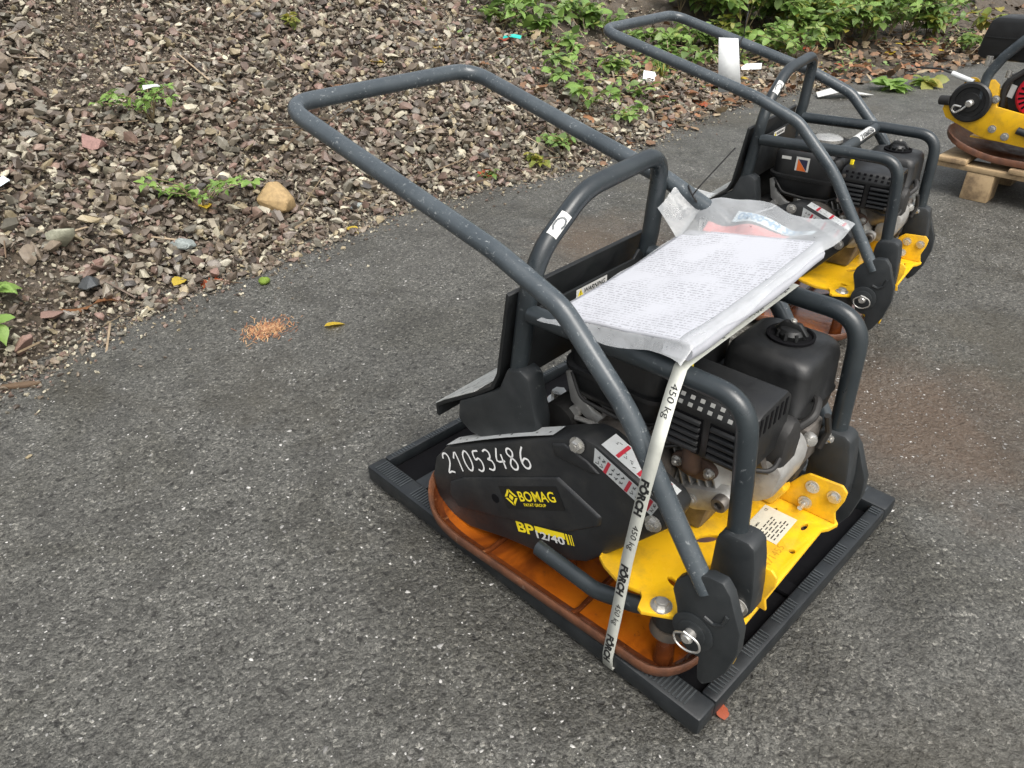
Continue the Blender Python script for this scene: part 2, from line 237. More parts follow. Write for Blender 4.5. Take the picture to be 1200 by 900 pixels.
# ------------------------------------------------------------------ mesh helpers
def thing(name, label, cat, loc=(0, 0, 0), rz=0, group=None):
    o = bpy.data.objects.new(name, None); COL.objects.link(o); o.location = loc; o.rotation_euler = (0, 0, rz); o.empty_display_size = .05
    return tag(o, label, cat, group)
def tag(o, label, cat, group=None):
    o['label'] = label; o['category'] = cat
    if group: o['group'] = group
    return o
def part(name, me, parent=None, mat=None, loc=None, rot=None, scl=None):
    o = bpy.data.objects.new(name, me); COL.objects.link(o); o.parent = parent
    if mat is not None and not me.materials: me.materials.append(mat)
    if loc: o.location = loc
    if rot: o.rotation_euler = rot
    if scl: o.scale = scl if hasattr(scl, '__len__') else (scl,) * 3
    return o
class MB:
    def __init__(s): s.v = []; s.f = []; s.mi = []
    def add(s, vs, fs, mi=0):
        b = len(s.v); s.v += [tuple(p) for p in vs]; s.f += [tuple(i + b for i in f) for f in fs]; s.mi += [mi] * len(fs); return s
    def box(s, lo, hi, M=None, mi=0):
        (a, b, c), (d, e, f) = lo, hi
        vs = [Vector(p) for p in ((a, b, c), (d, b, c), (d, e, c), (a, e, c), (a, b, f), (d, b, f), (d, e, f), (a, e, f))]
        if M: vs = [M @ p for p in vs]
        return s.add(vs, [(0, 3, 2, 1), (4, 5, 6, 7), (0, 1, 5, 4), (1, 2, 6, 5), (2, 3, 7, 6), (3, 0, 4, 7)], mi)
    def prism(s, pts, ax, d0, d1, mi=0, taper=0):
        """pts: polygon; ax 'u': (v,z) extruded along u, 'v': (u,z), 'z': (u,v); taper insets the d0 side"""
        n = len(pts); cx = sum(p[0] for p in pts) / n; cy = sum(p[1] for p in pts) / n
        mk = {'u': lambda p, d: (d, p[0], p[1]), 'v': lambda p, d: (p[0], d, p[1]), 'z': lambda p, d: (p[0], p[1], d)}[ax]
        tp = [(p[0] + (cx - p[0]) * taper, p[1] + (cy - p[1]) * taper) for p in pts]
        s.add([mk(p, d0) for p in tp] + [mk(p, d1) for p in pts], [tuple(range(n)), tuple(range(2 * n - 1, n - 1, -1))] + [(i, i + n, (i + 1) % n + n, (i + 1) % n) for i in range(n)], mi); return s
    def cyl(s, p0, p1, r0, r1=None, seg=16, mi=0, cap=True):
        r1 = r0 if r1 is None else r1; p0 = Vector(p0); p1 = Vector(p1); q = (p1 - p0).to_track_quat('Z', 'Y')
        vs = []
        for p, r in ((p0, r0), (p1, r1)):
            for i in range(seg): a = 2 * math.pi * i / seg; vs.append(p + q @ Vector((r * math.cos(a), r * math.sin(a), 0)))
        fs = [(i, (i + 1) % seg, (i + 1) % seg + seg, i + seg) for i in range(seg)]
        if cap: fs += [tuple(range(seg - 1, -1, -1)), tuple(range(seg, 2 * seg))]
        return s.add(vs, fs, mi)
    def lathe(s, c, d, prof, seg=24, mi=0):
        c = Vector(c); q = Vector(d).to_track_quat('Z', 'Y'); vs = []
        for r, h in prof:
            for i in range(seg): a = 2 * math.pi * i / seg; vs.append(c + q @ Vector((r * math.cos(a), r * math.sin(a), h)))
        fs = [(k * seg + i, k * seg + (i + 1) % seg, (k + 1) * seg + (i + 1) % seg, (k + 1) * seg + i) for k in range(len(prof) - 1) for i in range(seg)]
        fs += [tuple(range(seg - 1, -1, -1)), tuple(range((len(prof) - 1) * seg, len(prof) * seg))]
        return s.add(vs, fs, mi)
    def tube(s, pts, r, fil=.05, seg=14, arc=7, mi=0, closed=False, flatten=1.):
        P = [Vector(p) for p in pts]; path = [P[0]]
        fl = fil if hasattr(fil, '__len__') else [fil] * len(P)
        for i in range(1, len(P) - 1):
            a = (P[i - 1] - P[i]); b = (P[i + 1] - P[i]); la, lb = a.length, b.length; a.normalize(); b.normalize()
            ang = a.angle(b); t = min(fl[i] / math.tan(ang / 2) if ang > .05 else 0, la * .49, lb * .49)
            if t < 1e-5: path.append(P[i]); continue
            A, B = P[i] + a * t, P[i] + b * t
            for k in range(arc + 1):
                w = k / arc; path.append(A * (1 - w) ** 2 + P[i] * 2 * w * (1 - w) + B * w * w)
        path.append(P[-1]); n = len(path)
        T = [((path[min(i + 1, n - 1)] - path[max(i - 1, 0)])).normalized() for i in range(n)]
        up = Vector((0, 0, 1)) if abs(T[0].z) < .9 else Vector((1, 0, 0)); nx = T[0].cross(up).normalized(); vs = []
        for i in range(n):
            nx = (nx - T[i] * nx.dot(T[i])).normalized(); ny = T[i].cross(nx)
            for k in range(seg): a = 2 * math.pi * k / seg; vs.append(path[i] + nx * (r * math.cos(a)) + ny * (r * flatten * math.sin(a)))
        fs = [(i * seg + k, i * seg + (k + 1) % seg, (i + 1) * seg + (k + 1) % seg, (i + 1) * seg + k) for i in range(n - 1) for k in range(seg)]
        fs += [tuple(range(seg - 1, -1, -1)), tuple(range((n - 1) * seg, n * seg))]
        return s.add(vs, fs, mi)
    def bolt(s, p, d, r=.009, h=.007, shank=0):
        p = Vector(p); d = Vector(d).normalized()
        s.cyl(p, p + d * .002, r * 1.45, seg=18); s.cyl(p + d * .002, p + d * (.002 + h), r, r * .93, seg=6)
        s.cyl(p + d * (.002 + h), p + d * (.0025 + h), r * .55, seg=10)
        if shank: s.cyl(p + d * h, p + d * (h + shank), r * .5, seg=10)
        return s
    def mesh(s, name, mats=(), smooth=35, bev=0, bseg=2):
        me = bpy.data.meshes.new(name); bm = bmesh.new()
        vv = [bm.verts.new(p) for p in s.v]
        for f, mi in zip(s.f, s.mi):
            try: q = bm.faces.new([vv[i] for i in f]); q.material_index = mi
            except ValueError: pass
        bmesh.ops.recalc_face_normals(bm, faces=bm.faces)
        if bev:
            es = [e for e in bm.edges if len(e.link_faces) == 2 and e.calc_face_angle(0) > R(28)]
            bmesh.ops.bevel(bm, geom=es, offset=bev, offset_type='OFFSET', segments=bseg, profile=.5, affect='EDGES', clamp_overlap=True)
        bm.to_mesh(me); bm.free()
        for m in (mats if isinstance(mats, (list, tuple)) else [mats]): me.materials.append(m)
        if smooth:
            me.polygons.foreach_set('use_smooth', [True] * len(me.polygons)); me.set_sharp_from_angle(angle=R(smooth))
        return me
def holed(name, outer, holes, ax, d0, d1, mat, bev=0):
    """flat plate with real holes"""
    bm = bmesh.new(); es = []
    for lp in [outer] + holes:
        vs = [bm.verts.new((p[0], p[1], 0)) for p in lp]
        es += [bm.edges.new((vs[i], vs[(i + 1) % len(vs)])) for i in range(len(vs))]
    bmesh.ops.triangle_fill(bm, use_beauty=True, use_dissolve=True, edges=es)
    fs = list(bm.faces); ex = bmesh.ops.extrude_face_region(bm, geom=fs)
    for v in [g for g in ex['geom'] if isinstance(g, bmesh.types.BMVert)]: v.co.z = 1
    for v in bm.verts:
        d = d0 + (d1 - d0) * v.co.z; a, b = v.co.x, v.co.y
        v.co = {'u': (d, a, b), 'v': (a, d, b), 'z': (a, b, d)}[ax]
    bmesh.ops.recalc_face_normals(bm, faces=bm.faces)
    if bev:
        e2 = [e for e in bm.edges if len(e.link_faces) == 2 and e.calc_face_angle(0) > R(40)]
        bmesh.ops.bevel(bm, geom=e2, offset=bev, segments=2, profile=.5, affect='EDGES', clamp_overlap=True)
    me = bpy.data.meshes.new(name); bm.to_mesh(me); bm.free(); me.materials.append(mat)
    me.polygons.foreach_set('use_smooth', [True] * len(me.polygons)); me.set_sharp_from_angle(angle=R(35)); return me
def rrect(x0, x1, y0, y1, r, n=6):
    out = []
    for cx, cy, a0 in ((x1 - r, y1 - r, 0), (x0 + r, y1 - r, 90), (x0 + r, y0 + r, 180), (x1 - r, y0 + r, 270)):
        for k in range(n + 1): a = R(a0 + 90 * k / n); out.append((cx + r * math.cos(a), cy + r * math.sin(a)))
    return out
def circ(x, y, r, n=12, sy=1, rot=0):
    return [(x + r * math.cos(2 * math.pi * k / n) * math.cos(rot) - r * sy * math.sin(2 * math.pi * k / n) * math.sin(rot), y + r * math.cos(2 * math.pi * k / n) * math.sin(rot) + r * sy * math.sin(2 * math.pi * k / n) * math.cos(rot)) for k in range(n)]
def text_geo(s, size=1., align='LEFT', bold=0, shear=0):
    c = bpy.data.curves.new('t', 'FONT'); c.body = s; c.size = size; c.align_x = align; c.resolution_u = 3; c.offset = bold * size; c.shear = shear
    o = bpy.data.objects.new('t', c); COL.objects.link(o)
    bpy.context.view_layer.update()
    me = bpy.data.meshes.new_from_object(o.evaluated_get(bpy.context.evaluated_depsgraph_get()))
    vs = [v.co.copy() for v in me.vertices]; fs = [tuple(p.vertices) for p in me.polygons]
    bpy.data.objects.remove(o); bpy.data.curves.remove(c); bpy.data.meshes.remove(me)
    return vs, fs
def fit_text(s, width, bold=0, height=None, shear=0):
    vs, fs = text_geo(s, 1, bold=bold, shear=shear); x0 = min(v.x for v in vs); x1 = max(v.x for v in vs); k = width / (x1 - x0)
    y0 = min(v.y for v in vs); y1 = max(v.y for v in vs); ky = k if not height else height / (y1 - y0)
    return [Vector(((v.x - x0) * k, (v.y - y0) * ky, 0)) for v in vs], fs
def fmat(o, x, y):
    """frame: origin, x axis, y axis"""
    x = Vector(x).normalized(); y = Vector(y); y = (y - x * y.dot(x)).normalized(); z = x.cross(y); M = Matrix.Identity(4)
    for i in range(3): M[i][0], M[i][1], M[i][2], M[i][3] = x[i], y[i], z[i], o[i]
    return M
def strokes(mb, M, lines, w, h=0):
    for ln in lines:
        P = [Vector((a, b, 0)) for a, b in ln]; lft = []; rgt = []
        for i in range(len(P)):
            t = (P[min(i + 1, len(P) - 1)] - P[max(i - 1, 0)]).normalized(); n = Vector((-t.y, t.x, 0)) * w / 2
            lft.append(M @ (P[i] + n)); rgt.append(M @ (P[i] - n))
        k = len(P); mb.add(lft + rgt, [(i, i + 1, i + 1 + k, i + k) for i in range(k - 1)])
    return mb

# ------------------------------------------------------------------ ground and bank
def struct(name, me, mat=None):
    o = part(name, me, None, mat); o['kind'] = 'structure'; return o
g = MB(); g.add([(-60, -60, 0), (60, -60, 0), (60, 60, 0), (-60, 60, 0)], [(0, 1, 2, 3)])
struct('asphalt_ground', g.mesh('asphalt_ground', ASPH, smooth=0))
EX = [-9, -3, -.8, -.44, -.19, .07, .37, .73, .97, 1.44, 1.77, 2.04, 2.6, 3.3, 3.94, 4.69, 5.55, 6.77, 12, 40]
EY = [-1, .6, 1.55, 1.71, 1.81, 1.92, 1.94, 2.0, 2.07, 2.05, 1.96, 1.956, 2.03, 2.13, 2.12, 1.92, 1.69, 1.49, .6, -3]
def edge_y(x): return float(np.interp(x, EX, EY))
def bank(x, y, rough=True):
    d = y - edge_y(x)
    if d <= 0: return d * .3
    k = min(max((x - 1.8) / 2.2, 0), 1); s = min(1, d / .35)
    z = .44 * min(d, 6) * (.35 + .65 * s) * (1 - k) + (.10 * min(d, 6) + .38 * max(0, min(d, 6) - 1.1)) * k
    if rough: z += .05 * min(1, d / .6) * noise.noise(Vector((x * 1.7, y * 1.7, 3)))
    return z
mb = MB(); xs = np.concatenate([np.linspace(-12, -2, 14), np.linspace(-1.8, 7, 90), np.linspace(7.5, 34, 24)]); ds = np.concatenate([[-.03], np.linspace(.0, 3.2, 46), np.linspace(3.5, 25, 14)])
for x in xs:
    for d in ds: y = edge_y(x) + d; mb.v.append((x, y, bank(x, y) - (.012 if d > -.02 else .03)))
nd = len(ds); mb.f = [(i * nd + j, (i + 1) * nd + j, (i + 1) * nd + j + 1, i * nd + j + 1) for i in range(len(xs) - 1) for j in range(nd - 1)]; mb.mi = [0] * len(mb.f)
struct('earth_bank', mb.mesh('earth_bank', SOIL, smooth=80))

def hull(seed, n=11, sq=(1, .8, .6)):
    q = random.Random(seed); bm = bmesh.new()
    for i in range(n):
        v = Vector((q.gauss(0, 1), q.gauss(0, 1), q.gauss(0, 1))).normalized() * q.uniform(.8, 1.); bm.verts.new((v.x * sq[0], v.y * sq[1], v.z * sq[2]))
    ret = bmesh.ops.convex_hull(bm, input=bm.verts); bmesh.ops.delete(bm, geom=[g for g in ret['geom_interior'] if isinstance(g, bmesh.types.BMVert)], context='VERTS')
    bmesh.ops.recalc_face_normals(bm, faces=bm.faces); bm.verts.index_update()
    vs = np.array([v.co[:] for v in bm.verts]) * .5; fs = [[v.index for v in f.verts] for f in bm.faces]; bm.free(); return vs, fs
HULLS = [hull(100 + i, rnd.choice((9, 10, 12, 14)), (1, rnd.uniform(.6, .95), rnd.uniform(.38, .75))) for i in range(40)]
def mass(name, items, mat, label, cat):
    """items: (verts Nx3, faces, colour) -> one mesh with a colour per piece"""
    V = []; F = []; Cc = []; b = 0
    for vs, fs, c in items:
        V.append(vs); F += [[i + b for i in f] for f in fs]; Cc += [c] * len(fs); b += len(vs)
    me = bpy.data.meshes.new(name); me.from_pydata(np.concatenate(V).tolist(), [], F); me.update()
    at = me.attributes.new('tone', 'FLOAT_COLOR', 'FACE'); at.data.foreach_set('color', np.array([(*c, 1) for c in Cc]).ravel())
    me.materials.append(mat); o = part(name, me); o['kind'] = 'stuff'; o['label'] = label; o['category'] = cat; return o
def rotm(q, flat_=1.):
    return np.array(Euler((q.gauss(0, .5) * flat_, q.gauss(0, .5) * flat_, q.uniform(0, 6.283))).to_matrix())
TONES = [(.165, .132, .098), (.225, .195, .150), (.095, .074, .056), (.33, .30, .225), (.165, .112, .088), (.42, .385, .29), (.145, .133, .105), (.26, .215, .135), (.065, .050, .039)]
def in_view(x, y, z, m=.25):
    p = Vector((x, y, z)) - Vector((-.613, -.264, .996)); d = p.dot(fw)
    return d > .1 and abs(p.dot(xa)) / d < .685 * (1 + m) + .05 and abs(p.dot(yd)) / d < .514 * (1 + m) + .05
items = []; q = random.Random(5); tries = 0
while len(items) < 46000 and tries < 500000:
    tries += 1
    x = q.uniform(-2.2, 4.6); d = q.random() ** 1.15 * 2.3 - .04 + q.gauss(0, .015); y = edge_y(x) + d
    if not in_view(x, y, bank(x, y, 0), .5): continue
    keep = 1 if x < 1.8 else max(.10, 1 - (x - 1.8) / 1.3)
    if x > 1.5 and d < .45: keep = max(keep, .75)
    bare = noise.noise(Vector((x * 1.3 + 5, y * 1.3, 0)))
    if bare > .42: keep *= 1.
    if q.random() > keep: continue
    sz = min(.075, max(.009, math.exp(q.gauss(-3.68, .55)))) * (1 if d > .1 else .75) * (.6 if bare > .42 else 1)
    vs, fs = HULLS[q.randrange(40)]; c = TONES[q.choices(range(9), [5, 4, 4, 2.2, 3, .9, 3, 1.6, 3])[0]]; k = q.uniform(.75, 1.25)
    z = bank(x, y) if d > 0 else 0
    items.append((vs * sz * np.array([1, q.uniform(.7, 1), q.uniform(.7, 1.1)]) @ rotm(q, .9).T + np.array([x, y, z + sz * q.uniform(-.02, .42)]), fs, tuple(t * k for t in c)))
oct_v = np.array([(1, 0, 0), (-1, 0, 0), (0, 1, 0), (0, -1, 0), (0, 0, .7), (0, 0, -.7)]) * .5; oct_f = [[0, 2, 4], [2, 1, 4], [1, 3, 4], [3, 0, 4], [2, 0, 5], [1, 2, 5], [3, 1, 5], [0, 3, 5]]
nf = 0
while nf < 26000:                                                     # fines between the stones
    x = q.uniform(-1.6, 4.4); y = edge_y(x) + q.random() * 2.2 - .03
    if not in_view(x, y, bank(x, y, 0), .2) or (x > 2.6 and q.random() > .3): continue
    sz = q.uniform(.006, .016); c = TONES[q.randrange(9)]; k = q.uniform(.6, 1.1); nf += 1
    items.append((oct_v * sz * np.array([1, q.uniform(.5, 1), q.uniform(.5, 1)]) @ rotm(q, 1.).T + np.array([x, y, max(bank(x, y), 0) - .004 + sz * .3]), oct_f, tuple(t * k for t in c)))
mass('gravel', items, GRAVEL, 'loose brown and grey crushed stones heaped on the bank', 'gravel')
# grit spilled along the asphalt edge
items = []
for i in range(2600):
    x = q.uniform(-1.3, 4.5); d = -abs(q.gauss(0, .10)); y = edge_y(x) + d + .03
    sz = max(.004, q.gauss(.011, .005)); vs, fs = HULLS[q.randrange(40)]; c = TONES[q.randrange(9)]
    items.append((vs * sz @ rotm(q, .5).T + np.array([x, y, sz * .2]), fs, c))
mass('edge_grit', items, GRAVEL, 'small stone grit spilled along the edge of the asphalt', 'grit')
# pale aggregate flakes standing in the asphalt surface
items = []
fl = [(np.array([(math.cos(a) * (1 + .4 * math.cos(3 * a + s)) * .5, math.sin(a) * .32, .0) for a in [k * 1.0472 for k in range(6)]] + [(0.05, 0, .14)]), [[k, (k + 1) % 6, 6] for k in range(6)]) for s in range(6)]
while len(items) < 14000:
    x = q.uniform(-1.4, 4.2); y = q.uniform(-1.2, 2.1)
    if not in_view(x, y, 0, .1) or y > edge_y(x): continue
    dn = noise.noise(Vector((x * 1.5, y * 1.5, 9)))
    if q.random() > .5 + 1.1 * dn: continue
    sz = min(.012, math.exp(q.gauss(-5.7, .42))); vs, fs = fl[q.randrange(6)]; k = q.choice((.16, .20, .26, .32, .44))
    items.append((vs * sz @ rotm(q, .15).T + np.array([x, y, .0004]), fs, (k, k * .98, k * .93)))
mass('asphalt_flakes', items, GRAVEL, 'pale stone flakes showing in the asphalt surface', 'grit')

# ------------------------------------------------------------------ plastic pallet
PX, PY, ZR = .66, .79, .045
pal = thing('plastic_pallet', 'black plastic pallet with ribbed rim carrying the front plate compactor', 'pallet')
for nm, lo, hi in (('side_rail', (0, 0, .009), (.042, PY, ZR)), ('side_rail', (PX - .05, 0, .009), (PX, PY, ZR))):
    part(nm, MB().box(lo, hi).mesh(nm, PALP, bev=.005), pal)
for lo, hi in (((.0425, 0.0005, .0095), (PX - .0505, .026, ZR - .0005)), ((.0425, PY - .018, .0185), (PX - .0505, PY - .0005, ZR - .0005))):
    part('end_rail', MB().box(lo, hi).mesh('end_rail', PALP, bev=.004), pal)
for y in (.17, .40, .655):
    part('cross_bar', MB().box((.0425, y, .0185), (PX - .0505, y + .034, ZR - .004)).mesh('cross_bar', PALP, bev=.003), pal)
for x in (.31,):
    for y0, y1 in ((.0265, .17), (.2045, .40), (.4345, .655), (.6895, PY - .0185)):
        part('cell_bar', MB().box((x, y0, .0185), (x + .03, y1, ZR - .016)).mesh('cell_bar', DARK, bev=.003), pal)
rb = MB()
y = .03
while y < PY - .02:
    if not (.165 < y < .20 or .40 < y < .43 or .66 < y < .685): rb.box((.007, y, ZR - .001), (.038, y + .0025, ZR + .0012))
    y += .0066
x = .055
k = 0
while x < PX - .06:
    if k % 13 < 9:
        rb.box((x, .006, ZR - .001), (x + .0025, .023, ZR + .0008)); rb.box((x, PY - .016, ZR - .001), (x + .0025, PY - .005, ZR + .0008))
    x += .0068; k += 1
y = .05; k = 0
while y < PY - .05:
    if k % 12 < 8: rb.box((PX - .046, y, ZR - .001), (PX - .012, y + .0025, ZR + .0012))
    y += .0068; k += 1
part('ribbing', rb.mesh('ribbing', RIBM, smooth=0), pal)['kind'] = 'stuff'
part('cell_shade_sheet', MB().box((.03, .02, .0176), (PX - .03, PY - .012, .0182)).mesh('cell_shade_sheet', DARK), pal)  # added dark sheet, its colour paints the shade inside the open cells
for x0 in (.012, .27, .53):
    for y0 in (.012, .33, .655):
        me = MB().prism(rrect(x0, x0 + .115, y0, y0 + .12, .012, 3), 'z', .0, .0175, taper=.06).mesh('foot', PALP); part('foot', me, pal)

# ------------------------------------------------------------------ plate compactor
FU, FV, FZ = (-.0, 0, 0), 0, 0
NU, FUR = .035, .335            # near and far frame planes
HU, HF = -.03, .372
CROSS_V = .145              # handle planes
def make_compactor(label, loc, rz, variant):
    t = thing('plate_compactor', label, 'plate compactor', loc, rz, 'yellow and grey plate compactors with folded handles')
    P = lambda nm, mbm, mat, bev=0, smooth=35, parent=None: part(nm, mbm.mesh(nm, mat, smooth=smooth, bev=bev), parent or t)
    # --- base plate: a dished sheet with upturned ends and a side lip
    def zb(v):
        z = .049
        if v > .44: z += ((v - .44) / .12) ** 2 * .062
        if v < .05: z += ((.05 - v) / .06) ** 2 * .02
        return z
    prof = [(.03, -.004, 0), (.008, -.003, 0), (.001, .002, 0), (0, .016, 0), (.0025, .0195, 0), (.0065, .018, 0), (.009, .008, 2), (.018, .003, 2), (.026, .0018, 1), (.05, .001, 1), (.09, 0, 1), (.14, 0, 1), (.19, 0, 1), (.222, 0, 1)]
    mb = MB(); rings = []
    for ins, dz, mi in prof:
        r = max(.07 - ins, .004); ring = rrect(-.045 + ins, .41 - ins, -.005 + ins, .558 - ins, r, 8); rings.append(len(mb.v)); n = len(ring)
        # refine long sides
        mb.v += [(a, b, zb(b) + dz) for a, b in ring]
    # long sides need intermediate points so the end curve shows: resample every ring
    mb = MB(); NS = 120
    def resamp(ring):
        P_ = ring + [ring[0]]; d = [0]
        for i in range(len(ring)): d.append(d[-1] + math.hypot(P_[i + 1][0] - P_[i][0], P_[i + 1][1] - P_[i][1]))
        ts = np.linspace(0, d[-1], NS, endpoint=False); return list(zip(np.interp(ts, d, [p[0] for p in P_]), np.interp(ts, d, [p[1] for p in P_])))
    for ins, dz, mi in prof:
        ring = rrect(-.045 + ins, .41 - ins, -.005 + ins, .558 - ins, max(.07 - ins, .004), 8); mb.v += [(a, b, zb(b) + dz) for a, b in resamp(ring)]
    for k in range(len(prof) - 1):
        for i in range(NS): mb.f.append((k * NS + i, k * NS + (i + 1) % NS, (k + 1) * NS + (i + 1) % NS, (k + 1) * NS + i)); mb.mi.append(prof[k][2])
    mb.f.append(tuple(range((len(prof) - 1) * NS, len(prof) * NS))); mb.mi.append(1)
    bp = P('base_plate', mb, [RUST, WETRUST, DARKRUST], smooth=60)
    for v in (.19, .385):
        P('rib', MB().prism([(-.036, zb(v) + .015), (-.034, zb(v) + .0005), (.40, zb(v) + .0005), (.40, zb(v) + .02), (.02, zb(v) + .012), (-.015, zb(v) + .008)], 'v', v, v + .007), DARKRUST, bev=.0015, parent=bp)
    ex = P('exciter_housing', MB().prism([(.36, .052), (.36, .16), (.40, .19), (.47, .19), (.505, .16), (.505, .075)], 'u', .075, .31), EXC, bev=.012)
    P('housing_nut', MB().bolt((.095, .485, .175), (0, 0, 1), .016, .02), STEEL, parent=ex); P('housing_nut', MB().bolt((.28, .485, .175), (0, 0, 1), .016, .02), STEEL, parent=ex)
    P('rubber_dome', MB().lathe((.135, .455, .18), (0, 0, 1), [(.028, 0), (.026, .015), (.018, .028), (.006, .034)]), RUBBER, parent=ex)
    P('pulley_guard_base', MB().prism([(.50, .07), (.53, .10), (.53, .14), (.45, .17), (.40, .12), (.43, .07)], 'u', .045, .075), EXC, bev=.004, parent=ex)
    # --- yellow engine deck
    outl = [(.006, -.052), (.262, -.053), (.272, -.060), (.291, -.066), (.335, -.03), (.335, .30), (.03, .30), (.028, .175), (-.012, .166), (-.022, .15), (-.034, .112), (-.027, .083), (-.034, .076), (-.053, .070), (-.056, .062), (-.034, .024), (-.028, .02), (.004, .018)]
    dk = part('engine_deck', holed('engine_deck', outl, [circ(.107, -.038, .0048), circ(.188, -.039, .0048), circ(.127, .068, .019, 16, .42, R(-35)), circ(.018, .058, .012, 14, .45, R(70)), circ(.25, .022, .012, 12, .4, R(0)), circ(.25, -.03, .010, 12, .4, R(0))], 'z', .180, .187, YEL, bev=.0022), t)
    if 0: P('deck_lip', MB().prism([(-.056, .1795), (-.050, .1795), (-.050, .169), (-.054, .169)], 'v', .0265, .066), YEL, bev=.001, parent=dk)
    P('front_flange', MB().prism([(.006, .1795), (.022, .1795), (.022, .115), (.012, .108), (.006, .12)], 'v', -.052, -.047), YEL, bev=.002, parent=dk)
    P('side_flange', MB().prism([(-.052, .1795), (.03, .1795), (.03, .15), (-.02, .115), (-.046, .112)], 'u', .006, .011), YEL, bev=.002, parent=dk)
    tab = [(.045, .1875), (.034, .200), (.026, .213), (.004, .247), (-.007, .257), (-.058, .261), (-.067, .252), (-.066, .235), (-.058, .208), (-.063, .1875)]
    for u0, nm in ((.285, 'bolt_tab'), (.056, 'bolt_tab')):
        tb = P(nm, MB().prism(tab, 'u', u0, u0 + .006), YEL, bev=.0022, parent=dk)
    for v, z, s in ((-.017, .238, 0), (-.051, .237, 0), (-.012, .204, .014)):
        P('bolt', MB().bolt((.2845, v, z), (-1, 0, 0), .0075, .006, s), STEEL, parent=dk)
    P('bolt', MB().bolt((-.03, .047, .1872), (0, 0, 1), .0105, .007), STEEL, parent=dk)
    yb = P('buffer_saddle', MB().prism([(.03, .188), (.012, .225), (.035, .255), (.07, .235), (.075, .188)], 'u', .258, .284), YEL, bev=.006, parent=dk)
    # type plate without its square code, and the stamped serial number
    M = fmat((.196, .040, .1874), (.075, -.004, 0), (0, -1, 0)); M = fmat((.192, -.016, .1876), (0, 1, 0), (-1, 0, 0))
    M = fmat((.184, .038, .1876), (0, -1, 0), (1, 0, 0))
    tp = P('type_plate', MB().add([M @ Vector(p) for p in ((0, 0, 0), (.054, 0, 0), (.054, .072, 0), (0, .072, 0))], [(0, 1, 2, 3)]), CREAM, parent=dk)
    ink = MB(); q = random.Random(3)
    M2 = fmat((.184, .038, .1879), (0, -1, 0), (1, 0, 0))
    M2 = fmat((.256, .037, .1879), (-1, 0, 0), (0, -1, 0)) if False else fmat((.184, -.016, .1879), (1, 0, 0), (0, 1, 0))
    for k, yy in enumerate((.006, .011, .016, .021, .026, .031)):
        xx = .006
        while xx < .05:
            w = q.uniform(.004, .012); ink.add([M2 @ Vector(p) for p in ((xx, yy, 0), (xx + w, yy, 0), (xx + w, yy + .0018, 0), (xx, yy + .0018, 0))], [(0, 1, 2, 3)]); xx += w + q.uniform(.002, .006)
    vs, fs = fit_text('BOMAG', .017, .02); ink.add([M2 @ (v + Vector((.01, .040, 0))) for v in vs], fs)
    vs, fs = fit_text('CE', .007, .01); ink.add([M2 @ (v + Vector((.058, .045, 0))) for v in vs], fs)
    P('plate_print', ink, INK, smooth=0, parent=tp)
    if variant == 1:
        vs, fs = fit_text('51230471455', .098, .0, .011); Ms = fmat((.090, -.0285, .1873), (1, 0, 0), (0, 1, 0))
        P('stamped_number', MB().add([Ms @ v for v in vs], fs), surf('stamp_shade', (.46, .26, .01), (.42, .22, .01), .5, bumps=0), smooth=0, parent=dk)
    # --- rubber buffers between deck and base plate
    for u, v in ((-.003, .045), (.05, .27), (.31, .26), (.31, .03)):
        b = P('rubber_buffer', MB().lathe((u, v, .132), (0, 0, 1), [(.021, 0), (.024, .008), (.024, .036), (.021, .047)]), RUBBER)
        P('buffer_foot', MB().lathe((u, v, .118), (0, 0, 1), [(.027, 0), (.027, .005), (.024, .014)]), EXC, parent=b)
        P('buffer_stem', MB().cyl((u, v, .05), (u, v, .119), .016, .012), DARKRUST, parent=b)
    P('side_guard_bar', MB().tube([(-.024, .275, .140), (-.024, .16, .128), (-.022, .085, .152), (.02, .03, .160)], .0115, [.02, .05, .05, .02], flatten=1.25), TUBE)
    # --- belt cover
    O = [(.508, .206), (.534, .172), (.545, .129), (.536, .086), (.5, .058), (.453, .056), (.364, .085), (.257, .109), (.194, .147), (.105, .25), (.066, .298), (.062, .320), (.075, .333), (.19, .374), (.214, .375), (.268, .347)]
    bc = P('belt_cover', MB().prism(O, 'u', -.005, .05, taper=.0), COVER, bev=.0075)
    pan = [(.496, .140), (.46, .170), (.253, .286), (.17, .256), (.172, .238), (.224, .194), (.364, .136), (.478, .092), (.50, .112)]
    P('raised_panel', MB().prism(pan, 'u', -.0095, -.0049, taper=.035), COVER, bev=.002, parent=bc)
    P('boss_ridge', MB().prism([(.268, .340), (.245, .352), (.20, .342), (.178, .330), (.19, .325), (.262, .322)], 'u', -.0085, -.0049, taper=.12), COVER, bev=.0015, parent=bc)
    P('cover_hole', MB().prism(circ(.381, .170, .0085, 16), 'u', -.0101, -.0096), DARK, parent=bc)
    for v, z in ((.22, .362), (.088, .297)): P('bolt', MB().bolt((-.0062 if v < .1 else -.0075, v, z), (-1, 0, 0), .0088, .007), STEEL, parent=bc)
    a30 = R(29.5)
    def fm(v, z, u=-.0103, a=a30): return fmat((u, v, z), (0, -math.cos(a), math.sin(a)), (0, math.sin(a), math.cos(a)))
    M = fm(.3525, .1655); sg = P('maker_sign', MB().add([M @ Vector(p) for p in ((0, 0, 0), (.136, 0, 0), (.136, .041, 0), (0, .041, 0))], [(0, 1, 2, 3)]), BLACKL, parent=bc)
    M = fm(.3525, .1655, -.0107); lt = MB()
    vs, fs = fit_text('BOMAG', .084, .018, .0185); lt.add([M @ (v + Vector((.041, .014, 0))) for v in vs], fs)
